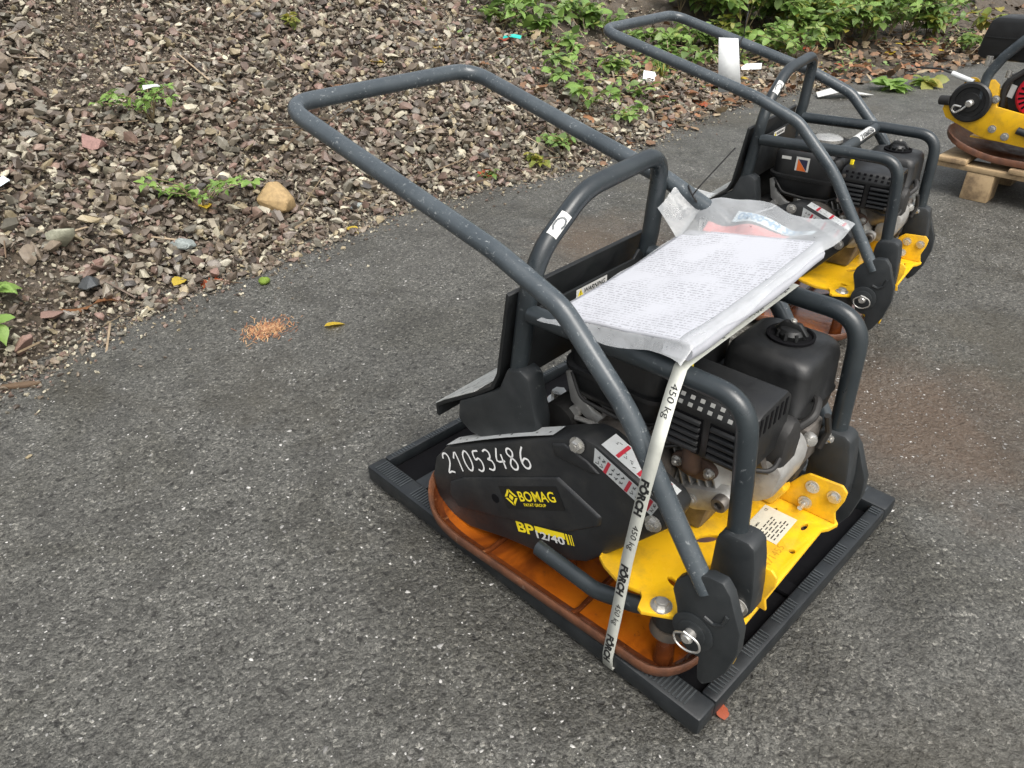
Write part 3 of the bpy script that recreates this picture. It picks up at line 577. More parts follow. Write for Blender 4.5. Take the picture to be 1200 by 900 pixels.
    vs, fs = fit_text('FAYAT GROUP', .052, .02, .0055); lt.add([M @ (v + Vector((.046, .0055, 0))) for v in vs], fs)
    c0 = Vector((.0215, .0215, 0)); dd = .0165
    for a, b in (((-1, 0), (0, 1)), ((0, 1), (1, 0)), ((1, 0), (0, -1)), ((0, -1), (-1, 0))):   # diamond made of four bars
        A, B = Vector((*a, 0)), Vector((*b, 0)); A2, B2 = A * .64, B * .64; e = (B - A) * .07
        lt.add([M @ (c0 + p * dd) for p in (A + e, B - e, B2 - e, A2 + e)], [(0, 1, 2, 3)])
    lt.add([M @ (c0 + Vector(p) * dd) for p in ((-.30, -.06, 0), (0, -.36, 0), (.30, -.06, 0), (.30, .06, 0), (0, .36, 0), (-.30, .06, 0))], [(0, 1, 2, 3, 4, 5)])
    P('lettering', lt, YELL, smooth=0, parent=sg)
    M = fm(.333, .1245, -.0058, R(20.5)); lt = MB(); vs, fs = fit_text('BP', .040, .03, .020); lt.add([M @ v for v in vs], fs)
    lt.add([M @ Vector(p) for p in ((.043, .008, 0), (.108, .008, 0), (.108, .0195, 0), (.043, .0195, 0))], [(0, 1, 2, 3)])
    for x0, w in ((.110, .004), (.117, .0025), (.122, .0018)): lt.add([M @ Vector(p) for p in ((x0, 0, 0), (x0 + w, 0, 0), (x0 + w, .0195, 0), (x0, .0195, 0))], [(0, 1, 2, 3)])
    md = P('model_lettering', lt, YELL, smooth=0, parent=bc)
    M = fm(.333, .1245, -.0063, R(20.5)); vs, fs = fit_text('12/40', .062, .025, .0145); P('model_digits', MB().add([M @ (v + Vector((.043, -.003, 0))) for v in vs], fs), WHITEL, smooth=0, parent=md)
    if variant == 1:                                                       # chalked number on the cover
        H = .037; dg = {'2': [[(.0, .75), (.12, .98), (.36, 1), (.48, .8), (.4, .5), (.15, .2), (.0, .0), (.25, .06), (.5, .0)]], '1': [[(.05, .68), (.35, 1), (.36, .0)]],
                        '0': [[(.3, 1), (.08, .8), (.02, .4), (.12, .06), (.32, 0), (.5, .25), (.52, .65), (.42, .93), (.27, 1)]],
                        '5': [[(.5, 1), (.12, .98), (.1, .58), (.34, .64), (.5, .42), (.42, .1), (.2, 0), (.02, .1)]], '3': [[(.05, .92), (.28, 1), (.46, .84), (.4, .6), (.2, .54), (.44, .44), (.48, .18), (.3, 0), (.02, .08)]],
                        '4': [[(.3, 1), (.02, .4), (.55, .36)], [(.44, .7), (.4, 0)]], '8': [[(.3, .55), (.1, .75), (.14, .95), (.32, 1), (.46, .86), (.4, .66), (.14, .42), (.04, .2), (.16, .02), (.36, .02), (.48, .2), (.42, .42), (.26, .57)]],
                        '6': [[(.42, 1), (.18, .72), (.04, .34), (.12, .06), (.32, 0), (.5, .14), (.48, .38), (.28, .46), (.06, .3)]]}
        M = fm(.498, .160, -.0056, R(30.5)); mb = MB()
        for i, ch in enumerate('21053486'):
            def smo(p):
                out = []
                for a in range(len(p) - 1):
                    p0 = p[max(a - 1, 0)]; p1 = p[a]; p2 = p[a + 1]; p3 = p[min(a + 2, len(p) - 1)]
                    for k in range(3):
                        w = k / 3; out.append(tuple(.5 * (2 * p1[d] + (p2[d] - p0[d]) * w + (2 * p0[d] - 5 * p1[d] + 4 * p2[d] - p3[d]) * w * w + (3 * p1[d] - p0[d] - 3 * p2[d] + p3[d]) * w ** 3) for d in (0, 1)))
                return out + [p[-1]]
            strokes(mb, M, [[(i * .0292 + a * .037, -.002 + (i % 3) * .0012 + b * H) for a, b in smo(ln)] for ln in dg[ch]], .0034)
        P('chalk_number', mb, CHALK, smooth=0, parent=bc)
    # measuring strip on top and pictogram sticker on the sloping end
    s0, s1 = Vector((0, .508, .2085)), Vector((0, .272, .3475)); nrm = Vector((0, .5, .86)).normalized() * .0006
    def top_pt(f, u): p = s0.lerp(s1, f) + nrm; p.z += .004 * math.sin(f * 3.14); return (u, p.y, p.z)
    bc2 = MB(); n = 10
    bc2.v = [top_pt(k / n, .002) for k in range(n + 1)] + [top_pt(k / n, .032) for k in range(n + 1)]; bc2.f = [(k, k + 1, k + n + 2, k + n + 1) for k in range(n)]; bc2.mi = [0] * n
    ts = P('scale_strip', bc2, SILVERL, smooth=60, parent=bc); mk = MB(); q = random.Random(8)
    for k in range(9):
        f = .06 + k * .11; a = Vector(top_pt(f, .010 + .01 * (k % 3 == 0))); a.z += .0008; dv = Vector(top_pt(f + .012, .01)) - Vector(top_pt(f, .01))
        mk.add([a, a + dv, a + dv + Vector((.004, 0, 0)), a + Vector((.004, 0, 0))], [(0, 1, 2, 3)])
    P('strip_print', mk, INK, smooth=0, parent=ts)['kind'] = 'stuff'
    A = Vector((-.0075, .19, .352)); B = Vector((-.0075, .078, .318)); M = fmat((-.0062, .196, .372), (0, -.117, -.040), (0, -.33, .94))
    ln = .118
    M = fmat((-.0006, .187, .3735), (0, -.115, -.041), (1, 0, 0)); M[0][3] = .002
    pc = MB()
    for p0, p1 in (((0, 0), (ln, .034)),): pc.add([M @ Vector(p) for p in ((p0[0], p0[1], .0008), (p1[0], p0[1], .0008), (p1[0], p1[1], .0008), (p0[0], p1[1], .0008))], [(0, 1, 2, 3)])
    st = P('pictogram_sticker', pc, SILVERL, smooth=0, parent=bc); rd = MB(); ik = MB()
    Mf = fmat((-.0056, .196, .346), (0, -.110, -.0375), (0, -.33, .94)); fl2 = P('pictogram_sticker', MB().add([Mf @ Vector(p) for p in ((.004, 0, 0), (.110, -.004, 0), (.112, .0215, 0), (-.004, .0245, 0))], [(0, 1, 2, 3)]), SILVERL, smooth=0, parent=bc)
    Mf2 = Mf @ Matrix.Translation((0, 0, .0005))
    for x0 in (.022, .060, .097): P('sticker_band', MB().add([Mf2 @ Vector(p) for p in ((x0, -.001, 0), (x0 + .0055, -.001, 0), (x0 + .0055, .021, 0), (x0, .021, 0))], [(0, 1, 2, 3)]), REDL, smooth=0, parent=fl2)
    pk = MB()
    for x0 in (.006, .014, .031, .040, .049, .069, .078, .087, .104):
        for y0 in (.003, .013): strokes(pk, Mf2, [[(x0 + q.uniform(0, .003), y0), (x0 + q.uniform(.002, .006), y0 + q.uniform(.001, .005)), (x0 + q.uniform(0, .005), y0 + .006)], [(x0, y0 + q.uniform(0, .004)), (x0 + .005, y0 + q.uniform(0, .005))]], .0011)
    P('sticker_pictograms', pk, INK, smooth=0, parent=fl2)['kind'] = 'stuff'
    for x0 in (.024, .062, .098): P('sticker_band', MB().add([M @ Vector(p) for p in ((x0, .002, .0012), (x0 + .006, .002, .0012), (x0 + .006, .032, .0012), (x0, .032, .0012))], [(0, 1, 2, 3)]), REDL, smooth=0, parent=st)
    for i in range(16):
        x0, y0 = q.uniform(.004, .11), q.uniform(.004, .026); strokes(ik, M, [[(x0, y0), (x0 + q.uniform(.002, .006), y0 + q.uniform(-.004, .005)), (x0 + q.uniform(0, .006), y0 + q.uniform(0, .005))]], .0012)
    ik.v = [(a, b, c + .0011) for a, b, c in ik.v]
    P('sticker_pictograms', ik, INK, smooth=0, parent=st)['kind'] = 'stuff'
    # --- frame
    for u in (NU, FUR):
        P('frame_tube', MB().tube([(u, -.014, .27) if u < .1 else (u, -.018, .27), (u, -.004, .40) if u < .1 else (u, -.014, .40), (u, .007, .509) if u < .1 else (u, -.009, .508), (u, .12, .510), (u, .345, .507)], .0138, [.05, .05, .052, .05, .05], seg=18, arc=9), TUBE)
        br = P('frame_bracket', MB().prism([(.010, .205), (.009, .300), (.006, .316), (-.004, .324), (-.034, .325), (-.044, .319), (-.050, .290), (-.055, .250), (-.057, .212), (-.048, .192), (-.012, .192)], 'u', u - .020, u + .017), PLATEG, bev=.005)
        P('bolt', MB().bolt((u - .0206, -.040, .216), (-1, 0, 0), .0095, .006), STEEL, parent=br)
        P('upright_bracket', MB().prism([(.335, .41), (.352, .418), (.378, .41), (.396, .366), (.44, .336), (.488, .304), (.492, .266), (.463, .25), (.318, .262), (.318, .335)], 'u', u - .019, u + .019), PLATEG, bev=.006)
    P('cross_tube', MB().tube([(NU, CROSS_V, .507), (FUR, CROSS_V, .507)], .0138, 0, seg=16), TUBE)
    hp = P('lifting_hoop', MB().tube([(NU, .378, .33), (NU + .003, .352, .545), (.064, .351, .596), (.152, .350, .657), (.352, .350, .670), (FUR + .006, .352, .54), (FUR, .378, .33)], .0142, [.05, .08, .12, .12, .045, .06, .05], seg=18, arc=9), TUBE)
    M = fmat((.066, .35 - .0183, .585), (.112, 0, .088), (0, 0, 1)); mb = MB()
    for i in range(9):
        for j in range(5): a = -.55 + j * .42; mb.v.append(M @ Vector((i * .005, .0182 * math.sin(a), -.0185 + .0188 * math.cos(a) + .0183 * 0)))
    mb.v = []
    ax = Vector((.088, -.001, .061)).normalized(); o0 = Vector((.078, .3508, .6057)); nn = Vector((-.76, -.63, .40)); nn = (nn - ax * nn.dot(ax)).normalized(); bb = ax.cross(nn)
    for i in range(5):
        for j in range(7): a = -.6 + j * .2; mb.v.append(o0 + ax * (i * .010) + nn * (.0147 * math.cos(a)) + bb * (.0147 * math.sin(a)))
    mb.f = [(i * 7 + j, (i + 1) * 7 + j, (i + 1) * 7 + j + 1, i * 7 + j + 1) for i in range(4) for j in range(6)]; mb.mi = [0] * len(mb.f)
    hl = P('hoop_sticker', mb, WHITEL, smooth=60, parent=hp); mb = MB()
    def arcpt(s, a): return o0 + ax * s + nn * (.0150 * math.cos(a)) + bb * (.0150 * math.sin(a))
    hook = [(.008, -.2), (.014, -.45), (.024, -.45), (.031, -.1), (.031, .3), (.024, .5), (.016, .4)]
    for k in range(len(hook) - 1):
        (s_0, a0), (s_1, a1) = hook[k], hook[k + 1]; d = Vector((s_1 - s_0, (a1 - a0) * .018)).normalized() * .0018; nx_, ny_ = -d.y, d.x / .018
        mb.add([arcpt(s_0 + nx_, a0 + ny_), arcpt(s_1 + nx_, a1 + ny_), arcpt(s_1 - nx_, a1 - ny_), arcpt(s_0 - nx_, a0 - ny_)], [(0, 1, 2, 3)])
    P('hook_symbol', mb, surf('symbol_grey', (.10, .11, .115), (.13, .14, .145), .5, bumps=0), smooth=0, parent=hl)
    # --- rear guard: bent sheet behind the uprights and a panel with warning label
    pr = [(.372, .532), (.384, .455), (.394, .390), (.408, .360), (.445, .332), (.520, .283), (.542, .267), (.542, .246)]
    mb = MB(); n = len(pr); bk = [(a + .006, b + .003) for a, b in pr]
    mb.prism(pr + bk[::-1], 'u', .018, .352)
    rg = P('rear_guard', mb, GUARD, bev=.0012)
    lp = [(.4516, .3356), (.5266, .2866), (.5482, .2706), (.5492, .2714), (.5272, .2876), (.4522, .3366)]
    P('scuffed_lip', MB().prism(lp, 'u', .019, .351), surf('scuffed_paint', (.30, .31, .30), (.44, .45, .43), .6, 0, 60, wear=(.05, .055, .06), wearamt=.57, bumps=.3), parent=rg)
    gp = P('guard_panel', MB().prism([(.036, .40), (.335, .40), (.335, .498), (.315, .517), (.30, .504), (.05, .504), (.036, .494)], 'v', .353, .358), GUARD, bev=.001)
    M = fmat((.148, .3526, .487), (1, 0, 0), (0, 0, 1)); wl = P('warning_label', MB().add([M @ Vector(p) for p in ((0, 0, 0), (.078, 0, 0), (.078, .0145, 0), (0, .0145, 0))], [(0, 1, 2, 3)]), WHITEL, smooth=0, parent=gp)
    M = fmat((.148, .3522, .487), (1, 0, 0), (0, 0, 1)); P('warning_triangle', MB().add([M @ Vector(p) for p in ((.003, .002, 0), (.017, .002, 0), (.010, .0135, 0))], [(0, 1, 2)]), YELL, smooth=0, parent=wl)
    ik = MB(); vs, fs = fit_text('WARNING', .054, .02, .008, .2); ik.add([M @ (v + Vector((.019, .0032, 0))) for v in vs], fs); M[1][3] -= .0003
    ik.add([M @ Vector(p) for p in ((.0093, .0052, 0), (.0107, .0052, 0), (.0112, .0105, 0), (.0088, .0105, 0))], [(0, 1, 2, 3)]); ik.add([M @ Vector(p) for p in ((.0093, .003, 0), (.0107, .003, 0), (.0107, .0044, 0), (.0093, .0044, 0))], [(0, 1, 2, 3)])
    P('warning_print', ik, INK, smooth=0, parent=wl)
    # --- handle
    arm = [(-.012, .262), (.131, .475), (.238, .578), (.351, .621), (.80, .737)]
    path = [(HU, v, z) for v, z in arm] + [(HF, v, z) for v, z in arm[::-1]]
    P('handle', MB().tube(path, .0137, [.05, .3, .10, .3, .052, .052, .3, .10, .3, .05], seg=18, arc=8), TUBEW)
    hk = [(.030, .242), (.027, .260), (.013, .279), (-.015, .296), (-.035, .298), (-.047, .284), (-.059, .255), (-.069, .232), (-.071, .196), (-.062, .150), (-.046, .116), (-.034, .101), (-.025, .106), (-.022, .128), (-.022, .148), (-.010, .146), (.005, .153), (.014, .180), (.021, .216)]
    for u in (HU, HF):
        sgn = -1 if u < .1 else 1
        pv = P('pivot_plate', MB().prism(hk, 'u', u - .010, u + .008), PLATEG, bev=.003)
        fu = u - .0105 if sgn < 0 else u + .0085
        for r_, h_ in ((.030, .0025), (.020, .0045)): P('pivot_disc', MB().lathe((fu, -.008, .19), (sgn, 0, 0), [(r_, -.001), (r_, h_ - .001), (r_ - .002, h_)], 28), PLATEG, parent=pv)
        P('pivot_pin', MB().lathe((fu, -.008, .19), (sgn, 0, 0), [(.0085, 0), (.0085, .016), (.006, .019)], 14), STEEL, parent=pv)
        P('spring_clip', MB().tube([(fu + sgn * .019, -.006, .203), (fu + sgn * .016, .012, .188), (fu + sgn * .016, .006, .172), (fu + sgn * .016, -.012, .168), (fu + sgn * .016, -.03, .180), (fu + sgn * .016, -.026, .197), (fu + sgn * .019, -.004, .2035)], .0016, [0, .03, .02, .03, .03, .03, 0], seg=8, arc=6), STEEL, parent=pv)
        P('weld_bead', MB().tube([(fu, -.02, .228), (fu, -.034, .224), (fu, -.045, .232), (fu, -.049, .25)], .0028, .006, seg=8, arc=3), PLATEG, parent=pv)
        P('spacer', MB().cyl((u + .008 * -sgn, -.008, .19), (u - sgn * .055, -.008, .19), .016), PLATEG, parent=pv)
    # --- engine
    eb = P('engine_block', MB().prism([(.085, .188), (.075, .245), (.080, .262), (.080, .32), (.13, .345), (.20, .345), (.255, .30), (.255, .188)], 'u', .130, .262), ALUD, bev=.008)
    axv = Vector((0, -math.cos(R(22)), math.sin(R(22)))); pxv = Vector((0, math.sin(R(22)), math.cos(R(22))))
    for k in range(9):
        c = Vector((.185, .175, .300)) + axv * (k * .0135); M = fmat(c, (1, 0, 0), pxv)
        P('cooling_fin', MB().box((-.080, -.062, -.0018), (.075, .062, .0018), M), ALU, bev=.0012, parent=eb)
    P('cylinder_core', MB().cyl(Vector((.185, .19, .295)), Vector((.185, .02, .363)), .05), ALUD, parent=eb)
    P('valve_cover', MB().prism([(.050, .262), (.018, .268), (-.004, .288), (-.012, .335), (.004, .360), (.045, .350)], 'u', .150, .245), ALU, bev=.012, parent=eb)
    P('crankcase_ear', MB().prism([(.125, .256), (.118, .276), (.100, .288), (.075, .298), (.048, .308), (.032, .302), (.031, .286), (.045, .272), (.085, .252)], 'u', .098, .122), ALU, bev=.005, parent=eb)
    P('boss', MB().lathe((.099, .043, .294), (-1, 0, 0), [(.0125, 0), (.012, .012), (.0105, .014), (.006, .014), (.005, .008)], 20), ALUD, parent=eb); P('cap_screw', MB().bolt((.0975, .089, .271), (-1, 0, 0), .006, .003), ALU, parent=eb)
    fl_ = P('exhaust_flange', MB().prism(circ(.093, .332, .036, 24, .55, R(-4)), 'u', .094, .103), PIPE, bev=.002)
    P('exhaust_stub', MB().tube([(.10, .093, .332), (.088, .093, .336), (.084, .093, .39)], .0135, .014), PIPE, parent=fl_)
    for v in (.118, .067): P('nut', MB().bolt((.0935, v, .332 - (v - .093) * .07), (-1, 0, 0), .0058, .006, .004), STEEL, parent=fl_)
    # muffler guard
    mprof = [(.072, .370), (.070, .438), (.080, .456), (.094, .461), (.160, .464), (.176, .450), (.180, .370)]
    mg = P('muffler_guard', MB().prism(mprof, 'v', .008, .142), BLKP, bev=.004)
    for c0_, n_ in ((.105, 5), (.038, 5)):
        P('louvre_recess', MB().box((.0690, c0_ - .028, .376), (.0712, c0_ + .028, .432)), DARK, parent=mg)
        for k in range(n_): P('louvre', MB().prism([(.0715, .3785 + k * .0107), (.0645, .3795 + k * .0107), (.0655, .384 + k * .0107), (.0715, .3865 + k * .0107)], 'v', c0_ - .026, c0_ + .026), COVER, bev=.0008, parent=mg)
    Mh = fmat((.0703, .134, .4390), (0, -1, 0), (.010, 0, .018)); 
    for k in range(9):
        for j in range(2): P('vent_hole', MB().add([Mh @ Vector((k * .0145 + .002 + a, .003 + j * .0105 + b, .0012)) for a, b in ((0, 0), (.0065, 0), (.0065, .0055), (0, .0055))], [(0, 1, 2, 3)]), LTHOLE if variant == 1 else DARK, smooth=0, parent=mg)
    for k in range(6): P('slot', MB().box((.085 + k * .014, .0072, .428), (.091 + k * .014, .0082, .455)), DARK, smooth=0, parent=mg)
    for k in range(0): P('slot', MB().box((.098 + k * .0125, .003, .4585 + k * .0008), (.1045 + k * .0125, .022, .4625 + k * .0006)), DARK, smooth=0, parent=mg)
    # air cleaner
    mb = MB(); levels = [(.358, .006, .016), (.362, .002, .018), (.384, 0, .018), (.387, -.0025, .019), (.391, -.0025, .019), (.394, 0, .018), (.448, .002, .018), (.460, .0045, .019), (.4665, .010, .021), (.4695, .018, .022)]
    NR = 4 * 7
    for z, ins, r_ in levels: mb.v += [(a, b, z + (.006 * (1 if z > .43 else 0)) * (.5 - abs((b - .07) / .13))) for a, b in rrect(.214 + ins, .343 - ins, .004 + ins, .137 - ins, r_, 6)]
    for k in range(len(levels) - 1): mb.f += [(k * NR + i, k * NR + (i + 1) % NR, (k + 1) * NR + (i + 1) % NR, (k + 1) * NR + i) for i in range(NR)]
    mb.f += [tuple(range(NR - 1, -1, -1)), tuple(range((len(levels) - 1) * NR, len(levels) * NR))]; mb.mi = [0] * len(mb.f)
    ac = P('air_cleaner', mb, BLKP, smooth=50)
    kc = (.287, .068); P('knob_dish', MB().lathe((*kc, .4700), (0, 0, 1), [(.034, 0), (.0345, .0045), (.031, .0052), (.029, .0018), (.010, .0012)], 28), DARK, parent=ac)
    P('knob', MB().lathe((*kc, .472), (0, 0, 1), [(.019, 0), (.020, .006), (.016, .012), (.010, .014)], 20), BLKP, parent=ac); P('wing', MB().prism([(-.026, .478), (-.012, .494), (.012, .494), (.026, .478)], 'u', -.005, .005), BLKP, bev=.003, parent=ac).location = (*kc, 0)
    for k in range(8): a = k * math.pi / 4; P('grip_rib', MB().cyl((kc[0] + .0195 * math.cos(a), kc[1] + .0195 * math.sin(a), .472), (kc[0] + .0185 * math.cos(a), kc[1] + .0185 * math.sin(a), .4815), .0035, .0028, seg=8), BLKP, parent=ac)
    P('wing_screw', MB().bolt((*kc, .494), (0, 0, 1), .0032, .002), STEEL, parent=ac)
    P('intake_elbow', MB().prism([(.150, .345), (.158, .395), (.176, .412), (.198, .405), (.212, .375), (.206, .338), (.185, .325), (.162, .328)], 'v', -.006, .040), RUBBER, bev=.010)
    P('rubber_buffer', MB().lathe((.272, .030, .262), (-1, 0, 0), [(.024, -.03), (.026, 0), (.024, .012), (.008, .014)], 22), RUBBER)
    P('plug_cap', MB().tube([(.205, .0, .385), (.22, -.012, .40), (.25, -.004, .41), (.27, .03, .40)], .006, .02, seg=10), RUBBER)
    cb = P('carburettor', MB().prism([(.0, .28), (.05, .28), (.06, .35), (.0, .35)], 'u', .255, .31), ALUD, bev=.006)
    P('carburettor_bowl', MB().lathe((.258, .0, .338), (-.6, -.8, .1), [(.0105, 0), (.0105, .008), (.008, .012), (.004, .013)], 18), STEEL, parent=cb); P('control_lever', MB().tube([(.30, -.006, .30), (.305, -.012, .33), (.295, -.008, .362)], .005, .01, seg=8), RUBBER, parent=cb); P('bolt', MB().bolt((.310, -.012, .315), (-.3, -1, .2), .006, .006), STEEL, parent=cb)
    P('starter_housing', MB().lathe((.27, .15, .29), (1, 0, 0), [(.085, 0), (.088, .02), (.075, .05), (.05, .056)], 28), BLKP)
    # fuel tank
    def rbox(name, u0, u1, v0, v1, z0, z1, r_, mat, par=None, flange=None):
        mb = MB(); lv = [(z0, r_ * .8), (z0 + r_ * .25, r_ * .3), (z0 + r_ * .8, 0)]
        if flange: lv += [(flange - .006, -.001), (flange - .004, -.007), (flange + .003, -.007), (flange + .005, -.001)]
        lv += [(z1 - r_ * .8, .0), (z1 - r_ * .3, r_ * .25), (z1, r_ * .8)]
        for z, ins in lv: mb.v += [(a, b, z) for a, b in rrect(u0 + ins, u1 - ins, v0 + ins, v1 - ins, r_ * 1.2, 6)]
        for k in range(len(lv) - 1): mb.f += [(k * 28 + i, k * 28 + (i + 1) % 28, (k + 1) * 28 + (i + 1) % 28, (k + 1) * 28 + i) for i in range(28)]
        mb.f += [tuple(range(27, -1, -1)), tuple(range((len(lv) - 1) * 28, len(lv) * 28))]; mb.mi = [0] * len(mb.f)
        return part(name, mb.mesh(name, mat, smooth=50), par or t)
    tk = rbox('fuel_tank', .088, .29, .148, .326, .352, .486, .03, BLKP, None, .412)
    P('tank_cap', MB().lathe((.185, .222, .486), (0, 0, 1), [(.033, 0), (.033, .004), (.038, .006), (.038, .014), (.030, .019), (.012, .020)], 28), STEEL if variant == 2 else RUBBER, parent=tk)
    if variant == 2:
        lb = P('tank_label', MB().add([(.0873, .262, .424), (.0873, .227, .424), (.0873, .227, .466), (.0873, .262, .466)], [(0, 1, 2, 3)]), WHITEL, smooth=0, parent=tk)
        P('label_emblem', MB().add([(.0869, .257, .431), (.0869, .232, .431), (.0869, .257, .460), ], [(0, 1, 2)]), ORNL, smooth=0, parent=lb); P('label_emblem', MB().add([(.0869, .232, .432), (.0869, .232, .460), (.0869, .256, .460)], [(0, 1, 2)]), NAVY, smooth=0, parent=lb)
        P('label_band', MB().add([(.0873, .262, .420), (.0873, .227, .420), (.0873, .227, .4175), (.0873, .262, .4175)], [(0, 1, 2, 3)]), ORNL, smooth=0, parent=lb)
        P('warning_strip', MB().add([(.0873, .30, .455), (.0873, .275, .455), (.0873, .275, .463), (.0873, .30, .463)], [(0, 1, 2, 3)]), WHITEL, smooth=0, parent=tk)
    P('fuel_tap', MB().box((.112, .128, .452), (.122, .136, .478)), YELL, bev=.001)
    lv_ = P('throttle_bracket', MB().prism([(.325, .395), (.312, .402), (.302, .39), (.298, .365), (.27, .345), (.235, .338), (.232, .325), (.25, .318), (.285, .328), (.312, .345)], 'u', .092, .100), ALU, bev=.0025)
    P('bracket_boss', MB().cyl((.086, .300, .332), (.104, .300, .332), .010), ALU, parent=lv_); P('bracket_boss', MB().cyl((.086, .243, .332), (.104, .243, .332), .011), ALUD, parent=lv_); P('control_rod', MB().tube([(.085, .295, .325), (.085, .19, .338), (.09, .15, .33)], .0042, .02, seg=8), STEEL, parent=lv_)
    P('rubber_buffer', MB().cyl((.075, .325, .305), (.15, .325, .305), .034, seg=24), RUBBER); P('clutch_housing', MB().lathe((.052, .19, .29), (1, 0, 0), [(.07, 0), (.075, .03), (.06, .072)], 28), ALUD)
    for v_ in (.018, .132):
        for z_ in (.382, .444): P('bolt', MB().bolt((.0695, v_, z_), (-1, 0, 0), .0036, .003), ALUD, parent=mg)
    P('ignition_lead', MB().tube([(.16, .0, .36), (.13, -.004, .352), (.115, .03, .35), (.11, .09, .372)], .0035, .02, seg=8), RUBBER)
    P('fuel_hose', MB().tube([(.105, .17, .36), (.085, .165, .33), (.095, .14, .305), (.13, .13, .30)], .0045, .02, seg=8), RUBBER)
    P('throttle_cable', MB().tube([(.09, .31, .40), (.075, .28, .372), (.078, .22, .366), (.085, .16, .368)], .003, .03, seg=8), RUBBER)
    P('wiring', MB().tube([(.09, .25, .318), (.075, .21, .352), (.08, .15, .345), (.10, .12, .352)], .0028, .03, seg=8), RUBBER)
    P('hose', MB().tube([(.11, .15, .37), (.10, .19, .36), (.10, .25, .36), (.11, .30, .375)], .006, .02, seg=8), RUBBER)
    return t
c1 = make_compactor('grey framed plate compactor on the black plastic pallet with 21053486 chalked on its belt cover', (.05, .05, 0), R(3), 1)
c2 = make_compactor('plate compactor with orange and white tank label and a barcode strip on its cross tube', (1.221, .343, -.021), R(7.7), 2)
def in_m(loc, rz, p): return Vector(loc) + Matrix.Rotation(rz, 3, 'Z') @ Vector(p)
M1 = lambda p: in_m((.05, .05, 0), R(3), p)
M2w = lambda p: in_m((1.221, .343, -.021), R(7.7), p)
CT = CROSS_V
# barcode strip wrapped on the second machine's cross tube
mb = MB()
for i in range(2):
    for j in range(7): a = R(20 + j * 18); mb.v.append((.15 + i * .125, CT - .0142 * math.cos(a), .507 + .0142 * math.sin(a)))
mb.f = [(j, j + 1, j + 8, j + 7) for j in range(6)]; mb.mi = [0] * 6
bs = part('barcode_strip', mb.mesh('barcode_strip', WHITEL, smooth=60), c2)
mb = MB(); vs, fs = fit_text('2106050', .105, .02, .013); a0 = R(62)
Mx = fmat((.160, CT - .0148 * math.cos(R(25)), .507 + .0148 * math.sin(R(25))), (1, 0, 0), (0, .64, .77))
part('strip_digits', mb.add([Mx @ (v + Vector((0, 0, .0012))) for v in vs], fs).mesh('strip_digits', INK, smooth=0), bs)
for v in (.10, .38):
    a = M2w((-.02, v, 0)); tag(part('timber_batten', MB().box((0, 0, 0), (.40, .06, .023)).mesh('timber_batten', WOODD, bev=.002), None, loc=(a.x, a.y, 0), rot=(0, 0, R(7.7))), 'dark flat timber batten under the compactor with the barcode strip', 'batten', 'battens under the rear compactor')

# ------------------------------------------------------------------ strapping band
def ribbon(path, width_dir, w, mat, name, label, printed=None, thick=.0007):
    P = [Vector(p) for p in path]; D = [0]
    for a, b in zip(P, P[1:]): D.append(D[-1] + (b - a).length)
    wd = [Vector(d).normalized() for d in width_dir]
    def at(s, tt):
        s = min(max(s, 0), D[-1]); i = max(k for k in range(len(D)) if D[k] <= s + 1e-9); i = min(i, len(P) - 2); f = (s - D[i]) / (D[i + 1] - D[i])
        d = wd[i].lerp(wd[i + 1], f).normalized(); tg = (P[i + 1] - P[i]).normalized(); n = tg.cross(d).normalized()
        return P[i].lerp(P[i + 1], f) + d * tt, n
    mb = MB(); n = len(P)
    for p, d in zip(P, wd): mb.v += [p - d * w / 2, p + d * w / 2]
    mb.f = [(2 * i, 2 * i + 1, 2 * i + 3, 2 * i + 2) for i in range(n - 1)]; mb.mi = [0] * (n - 1)
    me = mb.mesh(name, mat, smooth=50); o = tag(part(name, me), label, 'strap'); so = o.modifiers.new('thickness', 'SOLIDIFY'); so.thickness = thick; so.offset = 0
    if printed:
        m2 = MB()
        for txt, s0, wid, hh, bold, sg in printed:
            vs, fs = fit_text(txt, wid, bold, hh)
            out = []
            for v in vs:
                p, nr = at(s0 + v.x, sg * (v.y - hh / 2)); out.append(p + nr * .0009 * (1 if sg > 0 else 1))
            m2.add(out, fs)
        m3 = MB(); m3.v = [tuple(v) for v in m2.v]; m3.f = m2.f; m3.mi = m2.mi
        part(name + '_print', m3.mesh(name + '_print', INK, smooth=0), o)['kind'] = 'stuff'
        lo = MB()
    return o, at
# machine-frame path: from under the papers over the near frame tube, against the handle arm, down to the pallet rim
pth = [(.34, .100, .5252), (.20, .099, .5245), (.06, .098, .5250), (.035, .0975, .5252), (.0272, .097, .5230), (.0198, .095, .5165), (.004, .091, .503), (-.018, .084, .485), (-.034, .079, .470), (-.0405, .0775, .4605), (-.0445, .077, .449), (-.0468, .083, .393), (-.0485, .0895, .325), (-.050, .096, .256), (-.0515, .103, .144), (-.053, .110, .048), (-.050, .110, .020), (-.02, .110, .0165)]
pth = [M1(p) for p in pth]; wdir = [Vector((0, -1, 0))] * 3 + [Vector((0, -1, 0))] * 4 + [Vector((-.0, -1, .0))] * 11
pr = []
segs = [.0]
L0 = .345
pr = [('FÖRCH', .02, .062, .013, .02, 1), ('450 kg', .10, .042, .012, 0, 1), ('FÖRCH', .20, .062, .013, .02, 1), ('450 kg', .335, .046, .013, 0, 1), ('FÖRCH', .470, .060, .0150, .055, 1), ('450 kg', .548, .046, .012, 0, 1), ('FÖRCH', .625, .060, .0150, .055, 1), ('450 kg', .703, .046, .012, 0, 1), ('FÖRCH', .775, .060, .0150, .055, 1)]
